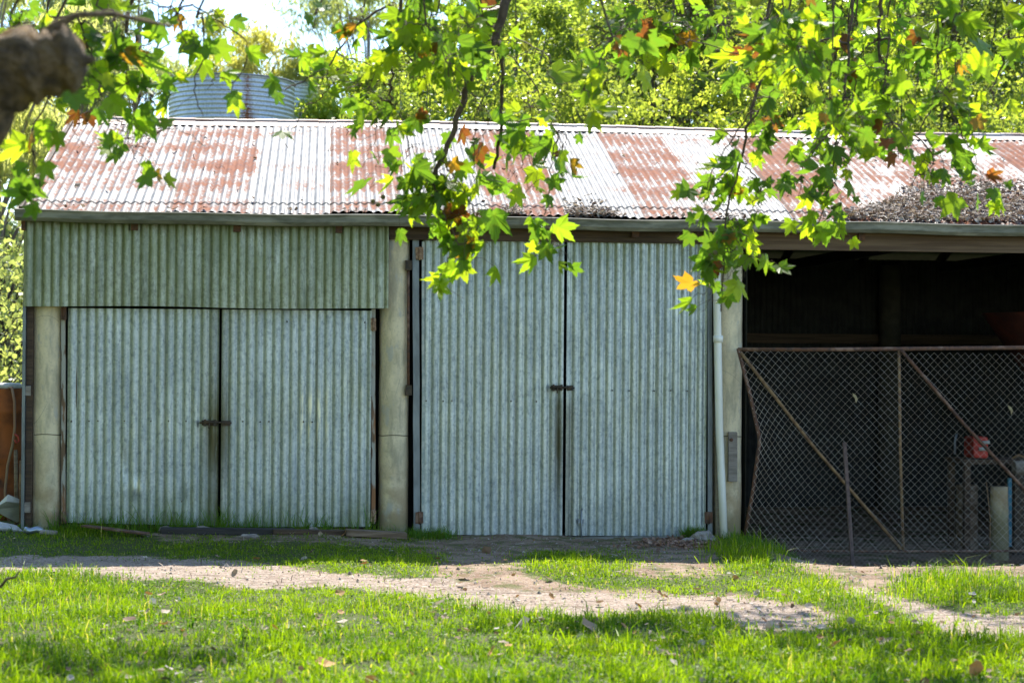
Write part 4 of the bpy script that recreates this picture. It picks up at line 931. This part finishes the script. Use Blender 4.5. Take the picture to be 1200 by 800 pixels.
for k in range(7):
    x = random.uniform(480, 730); y = random.uniform(-25, 15); spray([(x, y), (x + random.uniform(-25, 25), y + 40), (x + random.uniform(-40, 40), y + random.uniform(70, 125))], random.uniform(-7.2, -5.2), .005, 7, 4, .07, slen=.22)
# right, hanging to the downpipe
spray([(905, -10), (900, 60), (882, 130), (868, 190), (850, 250), (848, 300), (845, 365)], -6.0, .008, 17, 7, .05, slen=.2, start=.5)
spray([(882, 130), (850, 175), (830, 215), (822, 260)], -6.0, .005, 9, 5, .04, up=False, slen=.2, sl=2)
spray([(868, 190), (890, 215), (880, 245), (885, 275)], -6.0, .005, 8, 4, .05, up=False, slen=.18, sl=2)
spray([(862, 260), (880, 290), (900, 315)], -6.0, .004, 7, 2, .03, up=False, slen=.12, sl=2)
spray([(855, 300), (835, 330), (820, 355)], -6.0, .004, 6, 1, .03, up=False, slen=.12, sl=2)
spray([(1000, 0), (992, 90), (982, 150), (972, 215), (958, 262)], -6.0, .007, 10, 6, .05, slen=.2, start=.5, sl=2)
spray([(985, 140), (945, 190), (935, 235)], -6.0, .005, 8, 4, .05, up=False, slen=.2, sl=2)
spray([(975, 200), (985, 235), (992, 255)], -6.0, .004, 7, 2, .04, up=False, slen=.14)
spray([(1065, 155), (1092, 178), (1088, 198), (1070, 208)], -5.8, .007, 8, 5, .07, up=False, slen=.22, start=.1)
spray([(1110, 120), (1130, 165), (1150, 205), (1145, 225)], -5.8, .005, 13, 5, .06, up=False, slen=.2)
spray([(1035, -10), (1030, 30), (1030, 90)], -5.6, .012, 5, 6, .05, slen=.28)
spray([(940, 65), (920, 85), (900, 120)], -5.7, .009, 4, 3, .05, up=False, slen=.28)
spray([(1190, 0), (1180, 60), (1160, 110)], -6.3, .008, 9, 5, .07, slen=.28)
for k in range(17):
    x = random.uniform(870, 1215); y = random.uniform(-25, 95 if x > 880 else 20); spray([(x, min(y, 20)), (x + random.uniform(-25, 25), y + 40), (x + random.uniform(-40, 40), y + random.uniform(70, 120))], random.uniform(-7.2, -4.6), .005, 7, 4, .07, slen=.24)
for k in range(6):
    x = random.uniform(720, 880); y = random.uniform(-30, 10); spray([(x, y), (x + random.uniform(-25, 25), y + 30), (x + random.uniform(-40, 40), y + random.uniform(50, 95))], random.uniform(-6.5, -4.6), .005, 6, 4, .07, slen=.24)
# bare tangled twiglets
for k in range(60):
    x = random.choice((random.uniform(120, 195), random.uniform(360, 700), random.uniform(780, 1100))); y = random.uniform(0, 150); Yt = random.uniform(-6.8, -5.8); p = W(x, y, Yt)
    pts = [p]
    for q_ in range(5): pts.append(pts[-1] + Vector((random.gauss(0, .07), random.gauss(0, .03), random.uniform(-.09, .02))))
    L = min((Vector(twm.v[i]) for i in range(0, len(twm.v), 7)), key=lambda l: (l - p).length)
    twig([L] + pts, .0035, .0012, 1 if random.random() < .3 else 0, 0, start=.6)
# clumps of foliage above the view whose shade falls on the yard
for px, py in ((760, 735), (860, 728), (660, 742), (60, 765), (190, 775), (1120, 768), (1180, 700), (1000, 750)):
    d_ = CR @ Vector(((px - 600) / FPX, (400 - py) / FPX, -1)); g = CAM + d_ * (-CAM.z / d_.z); c = g + sd * (6.0 / sd.z)
    L = min(limbs, key=lambda l: (l - c).length)
    q_ = twig([L, L.lerp(c, .5) + Vector((0, 0, .35)), c], .022, .008, 6, .15, n=20, start=.7); limbs.extend(q_[8:])
    for j in range(7): 
        d = Vector((random.gauss(0, 1), random.gauss(0, .6), random.gauss(.1, .4))).normalized() * random.uniform(.3, .7); twig([c, c + d * .5, c + d], .007, .003, 12, .12)
# canopy above the view: shades patches of the yard
for k in range(44):
    L = random.choice(limbs)
    if L.z < 4.2: continue
    d = Vector((random.gauss(0, 1), random.gauss(0, 1), abs(random.gauss(.5, .5)))).normalized() * random.uniform(.5, 1.3)
    twig([L, L + d * .5, L + d + Vector((0, 0, -.1))], .012, .004, 22, .2)
comp = []; allp = []; allc = []
for pts, rr, nn in tubes:
    p0 = np.array(pts[0]); c_ = None
    if allp:
        A_ = np.array(allp); dd2 = ((A_ - p0) ** 2).sum(1); j = int(dd2.argmin())
        if dd2[j] < .06 ** 2: c_ = allc[j]
    if c_ is None: comp.append(MB()); c_ = len(comp) - 1
    comp[c_].tube(pts, rr, nn, cap=False)
    for p in pts: allp.append(tuple(p)); allc.append(c_)
for cm in comp: cm.build('branch', TWIG, plane)
print('branches', len(comp)); twf.build('twigs', TWIG, plane)
n = len(leafP)
LS = np.array(leafS)
scatter_leaves('foliage', np.array(leafP), np.array(leafTip), np.array(leafN), LS, np.array(leafC), LV, LF, LEAF, plane, curl=rng.normal(.25, .7, n))
for px, py in ((437, 236), (449, 231), (443, 240), (958, 272), (960, 281), (838, 296), (842, 283), (890, 300), (841, 60), (763, 10), (885, 290), (735, 50)):
    p = W(px, py, -6.1); m = MB(); 
    bm = bmesh.new(); bmesh.ops.create_icosphere(bm, subdivisions=2, radius=.014)
    me = bpy.data.meshes.new('seed_ball'); bm.to_mesh(me); bm.free(); me.materials.append(BALLM); o = bpy.data.objects.new('seed_ball', me); o.location = p - plane.location; o.parent = plane; col.objects.link(o)

# ------------------------------------------------------------------ grass
def grass():
    n = 520000
    # sample in view-weighted fashion: uniform in area over the yard, denser near
    x = rng.uniform(-5.2, 8.0, n); y = -9.3 + 9.5 * rng.uniform(0, 1, n) ** 1.15
    z = gz(x, y); d, px, py = dirt_at(x, y, z)
    keep = (px > -160) & (px < 1360)
    clump = vnoise(x * 3.1, y * 3.1, 1.6); fine = vnoise(x * 9, y * 9, 2.0)
    keep &= rng.uniform(0, 1, n) > np.clip(d * 1.02 - .03 * clump, 0, 1)
    keep &= rng.uniform(0, 1, n) < np.clip(.66 + .34 * clump + .3 * fine, .07, 1)
    keep &= ~((y > .02) & (x > XL))
    front = sst(-y, 3.4, 5.0)
    h = .020 + .026 * front + .022 * clump * (.25 + front) + .016 * fine * (.5 + front)
    tuft = lambda cx, cy, r, a, ry=None: a * np.exp(-((px - cx) / r) ** 2 - ((py - cy) / (ry or 12)) ** 2)
    h = h + tuft(885, 652, 36, .07, 11) + tuft(850, 648, 30, .05, 10) + tuft(1115, 685, 70, .08, 14) + tuft(690, 664, 55, .03, 9) + tuft(100, 622, 45, .06, 10) + tuft(950, 690, 50, .03, 14) + tuft(60, 690, 100, .04, 20)
    h = h + np.where((y > -.35) & (px < 470), .05 * np.clip(vnoise(x * 6, y, 1.5) + .5, 0, 1.5), 0)
    h = h * (1 - .6 * d)
    i = np.where(keep)[0]; x, y, z, h, px, clump, fine, d = x[i], y[i], z[i], np.maximum(h[i], .012), px[i], clump[i], fine[i], d[i]; m_ = len(i)
    h = h * rng.lognormal(0, .38, m_); a = rng.uniform(0, 6.283, m_); wd = rng.uniform(.0017, .0040, m_) * (1 + .4 * sst(-y, 4, 8))
    ln = rng.normal(0, .6, m_) ; la = rng.uniform(0, 6.283, m_)
    dx, dy_ = np.cos(a) * wd, np.sin(a) * wd; lx, ly = np.cos(la) * ln * h, np.sin(la) * ln * h
    B0 = np.stack([x, y, z - .004], 1); D = np.stack([dx, dy_, 0 * dx], 1); Lm = np.stack([lx * .35, ly * .35, h * .6], 1); Lt = np.stack([lx * 1.3, ly * 1.3, h * (1 - .3 * np.abs(ln))], 1)
    V = np.stack([B0 - D, B0 + D, B0 + Lm - D * .8, B0 + Lm + D * .8, B0 + Lt], 1).reshape(-1, 3)
    T = np.array([(0, 1, 3), (0, 3, 2), (2, 3, 4)]); F = (T[None] + (np.arange(m_) * 5)[:, None, None]).reshape(-1, 3)
    g1 = np.array((.05, .12, .014)); g2 = np.array((.27, .37, .012)); g3 = np.array((.42, .38, .2))
    f = np.clip(.42 + .2 * clump[:, None] + .3 * vnoise(x * 1.2, y * 2.4, 1.1)[:, None] + rng.normal(0, .27, (m_, 1)), 0, 1); C = g1 * (1 - f) + g2 * f
    dryb = (rng.uniform(0, 1, (m_, 1)) < .03 + .06 * np.clip(vnoise(x * 1.7 + 3, y * 2.2, 1.5), 0, 1)[:, None]); C = np.where(dryb, g3, C)
    tag(npmesh('grass', V, F, GRASS, np.repeat(C, 5, 0)), 'short green grass growing over the yard', 'grass', kind='stuff')
    # tall blades in tufts against the doors and gate
    cs = []
    for k in range(520):
        px_ = random.choice((random.uniform(76, 475), random.uniform(60, 300), random.uniform(480, 530), random.uniform(635, 650) + 0, random.uniform(860, 905), random.uniform(845, 950)))
        yy = -.12 - .25 * random.random() if px_ < 700 else -.25 - 1.2 * random.random()
        if px_ > 600 and px_ < 700: px_ = random.gauss(811, 5); yy = -.14
        p = W(px_, 630, yy); cs.append((p.x, yy, random.uniform(.06, .13) * (random.choice((1, 1.5, 2.3)) if px_ < 470 else 1)))
    V = []; F = []; C = []
    for cx, cy, hh in cs:
        for b in range(random.randint(4, 10)):
            bx, by = cx + random.gauss(0, .03), cy + random.gauss(0, .02); bz = zg(bx, by); h_ = hh * random.uniform(.5, 1.2); la = random.uniform(0, 6.28); ln = random.uniform(.1, .7) * h_; wd = random.uniform(.0018, .0035); a = random.uniform(0, 3.14); i0 = len(V)
            for t, ww in ((0, 1), (.4, .9), (.75, .6), (1, .05)):
                ox, oy, oz = math.cos(la) * ln * t * t, math.sin(la) * ln * t * t, h_ * (t - .25 * t * t * (ln / h_))
                V += [(bx + ox - math.cos(a) * wd * ww, by + oy - math.sin(a) * wd * ww, bz + oz), (bx + ox + math.cos(a) * wd * ww, by + oy + math.sin(a) * wd * ww, bz + oz)]
                C += [(.09 * random.uniform(.7, 1.6), .20, .03)] * 2
            for s in range(3): F.append((i0 + 2 * s, i0 + 2 * s + 1, i0 + 2 * s + 3, i0 + 2 * s + 2))
    tag(npmesh('tall_grass', V, F, GRASS, np.array(C)), 'taller grass tufts along the foot of the doors', 'grass', kind='stuff')
grass()
n = 90000; x = rng.uniform(-22, -2.9, n); y = rng.uniform(-8, 26, n); z = gz(x, y)
C = np.array((.07, .14, .02)) + rng.uniform(0, 1, (n, 1)) * np.array((.12, .12, .02))
tag(scatter_leaves('rough_grass', np.stack([x, y, z], 1), rng.normal(0, .4, (n, 3)) + np.array([0, 0, 1.]), rng.normal(0, 1, (n, 3)), rng.uniform(.05, .16, n), C, GV, OF, GRASS), 'rough grass left of the shed', 'grass', kind='stuff')

# ------------------------------------------------------------------ litter, pebbles, twigs
CV = np.array([(0, -.5, .10), (.3, -.2, .0), (.42, .25, .14), (.1, .5, .05), (-.2, .45, .16), (-.42, .1, .10), (-.25, -.3, .12), (0, 0, -.03)])
CF = np.array([(7, i, (i + 1) % 7) for i in range(7)])
def litter(name, P, size, C, label, flat=.6, nrm=None, tv=CV, tf=CF):
    n = len(P); N_ = rng.normal(0, flat, (n, 3)) + (np.array([0, 0, 1.0]) if nrm is None else nrm); T_ = rng.normal(0, 1, (n, 3)) * np.array([1, 1, .3])
    return tag(scatter_leaves(name, P, T_, N_, size, C, tv, tf, LITTER), label, 'litter', kind='stuff')
def cmix(n, cs): cs = np.array(cs); return cs[rng.integers(0, len(cs), n)] * rng.uniform(.7, 1.25, (n, 1))
n = 5200; x = rng.uniform(-5, 8, n); y = rng.uniform(-9.2, -.3, n); cl = vnoise(x * 2.2, y * 2.2, 1.5); k = (rng.uniform(0, 1, n) < np.clip(.42 + .6 * cl, .06, 1) * (.12 + .88 * sst(-y, 3.5, 5.5))); x, y = x[k], y[k]; n = len(x)
P = np.stack([x, y, gz(x, y) + .02 + .035 * sst(-y, 3.4, 5) * rng.uniform(0, 1.2, n)], 1)
litter('leaf_litter', P, rng.lognormal(-3.35, .5, n), cmix(n, [(.42, .33, .25), (.5, .42, .34), (.3, .21, .14), (.22, .14, .09), (.36, .2, .07), (.5, .44, .4)]), 'dry curled leaves scattered through the grass')
# bark and leaves pile by the rock
n = 500; a = rng.normal(0, 1, (n, 2)); c = W(800, 650, -.8); P = np.stack([c.x + a[:, 0] * .22, -.85 + a[:, 1] * .28, 0 * a[:, 0]], 1); P[:, 2] = gz(P[:, 0], P[:, 1]) + rng.uniform(.005, .03, n)
litter('bark_litter', P, rng.uniform(.02, .055, n), cmix(n, [(.30, .17, .11), (.22, .13, .09), (.36, .24, .17)]), 'heap of reddish bark chips left of the pale rock')
# small gravel
n = 13000; x = rng.uniform(-5, 8, n); y = rng.uniform(-7.5, -.2, n); z = gz(x, y); d, px, py = dirt_at(x, y, z); k = (d > .55) & (px > -60) & (px < 1260); x, y, z = x[k], y[k], z[k]; n = len(x)
PV = np.array([(0, 0, .6), (.5, .1, .1), (.1, .5, .0), (-.5, .1, .1), (-.1, -.5, .05), (.35, -.35, 0)]); PF = np.array([(0, 1, 2), (0, 2, 3), (0, 3, 4), (0, 4, 5), (0, 5, 1)])
tag(scatter_leaves('gravel', np.stack([x, y, z + .001], 1), np.stack([rng.normal(0, 1, n), rng.normal(0, 1, n), 0 * x], 1), np.tile([0, 0, 1.], (n, 1)), rng.lognormal(-4.75, .55, n), cmix(n, [(.32, .28, .24), (.24, .19, .15), (.42, .38, .34), (.16, .12, .10)]), PV, PF, LITTER), 'small stones and crumbs on the bare track', 'gravel', kind='stuff')
# fine litter on the dirt
n = 3200; x = rng.uniform(-3, 8, n); y = rng.uniform(-6.5, -.15, n); z = gz(x, y); d, px, py = dirt_at(x, y, z); k = d > .5; x, y, z = x[k], y[k], z[k]; n = len(x)
SV = np.array([(-.06, -.5, 0), (.06, -.5, .03), (.05, .1, .05), (.12, .5, .02), (.0, .5, .0), (-.06, .1, .06)]); SF = np.array([(0, 1, 2), (0, 2, 5), (5, 2, 3), (5, 3, 4)])
litter('twig_litter', np.stack([x, y, z + .012], 1), rng.uniform(.02, .07, n), cmix(n, [(.3, .24, .18), (.16, .11, .08), (.42, .36, .3)]), 'fine twigs and leaf crumbs on the bare dirt', .25, tv=SV, tf=SF)
# litter on the roof
def on_roof(x, t): y = EY + (RY - EY) * t; return np.stack([x, y, EZ + (RZ - EZ) * t + .012], 1)
rx = []; rt = []
n = 15000; x = rng.uniform(WX(930, 230, .3), RXR, n); t = rng.beta(1.1, 2.6, n) * .62; edge = .46 * sst(x, WX(930, 230, .3), WX(1150, 220, .5)) + .05 * vnoise(x * 4, t, 1); k = t < edge; rx.append(x[k]); rt.append(t[k])
for a_, b_, c_, m_ in ((590, 730, .05, 900), (655, 720, .13, 260), (730, 900, .03, 200), (20, 580, .02, 160), (470, 600, .03, 120)):
    x = rng.uniform(WX(a_, 245, -.1), WX(b_, 245, -.1), m_); k = rng.uniform(0, 1, m_) < np.clip(.5 + vnoise(x * 5, x * 0, 1), 0, 1); rx.append(x[k]); rt.append(np.abs(rng.normal(0, c_ * .6, k.sum())) + .002)
x = rng.uniform(RXL, RXR, 260); rx.append(x); rt.append(rng.uniform(.02, .95, 260))
rx = np.concatenate(rx); rt = np.concatenate(rt); n = len(rx); P = on_roof(rx, rt); P[:, 2] += rng.uniform(0, .035, n) * np.where(rx > WX(930, 230), 1, .5)
k = rng.uniform(0, 1, n) < .55; nr = np.array([0, -.38, .92])
cc = [(.26, .19, .14), (.38, .31, .25), (.15, .10, .08), (.5, .44, .38), (.2, .15, .11)]
litter('roof_twigs', P[k], rng.uniform(.03, .11, k.sum()), cmix(k.sum(), cc), 'dry twigs heaped along the lower roof', .35, nr, SV, SF)
litter('roof_leaves', P[~k], rng.uniform(.02, .06, (~k).sum()), cmix((~k).sum(), cc), 'dry leaves heaped along the lower roof', .5, nr)
# dark stick at the lower left
m = MB(); m.tube([W(0, 688, -6.6), W(8, 678, -6.6), W(18, 676, -6.6), W(23, 668, -6.6)], [.008, .007, .006, .003], 6); tag(m.build('stick', TWIG), 'small dark crooked stick in the grass at the left edge', 'stick')
# low clover and weed leaflets between the blades
n = 150000; x = rng.uniform(-4, 8, n); y = -9.0 + 8.6 * rng.uniform(0, 1, n); z = gz(x, y); d, px, py = dirt_at(x, y, z)
cl = vnoise(x * 2.4 + 5, y * 2.4, 1.4); k = (rng.uniform(0, 1, n) > d * 1.02) & (rng.uniform(0, 1, n) < np.clip(.35 + .5 * cl + .3 * (px > 640), 0, 1)) & (px > -80) & (px < 1280)
x, y, z, cl = x[k], y[k], z[k], cl[k]; n = len(x); f = rng.uniform(0, 1, (n, 1))
P = np.stack([x, y, z + rng.uniform(.005, .045, n) * (.5 + .5 * sst(-y, 3, 5))], 1)
QV = np.array([(0, 0, 0), (.5, .35, .06), (.42, .85, .02), (0, 1, 0), (-.42, .85, .02), (-.5, .35, .06)]); QF = np.array([(0, 1, 2), (0, 2, 3), (0, 3, 4), (0, 4, 5)])
tag(scatter_leaves('clover', P, rng.normal(0, 1, (n, 3)) * np.array([1, 1, .4]), rng.normal(0, .5, (n, 3)) + np.array([0, 0, 1]), rng.uniform(.008, .018, n), np.array((.06, .13, .018)) * (1 - f) + np.array((.17, .24, .03)) * f, QV, QF, GRASS), 'low clover and weeds among the grass', 'ground cover', kind='stuff')
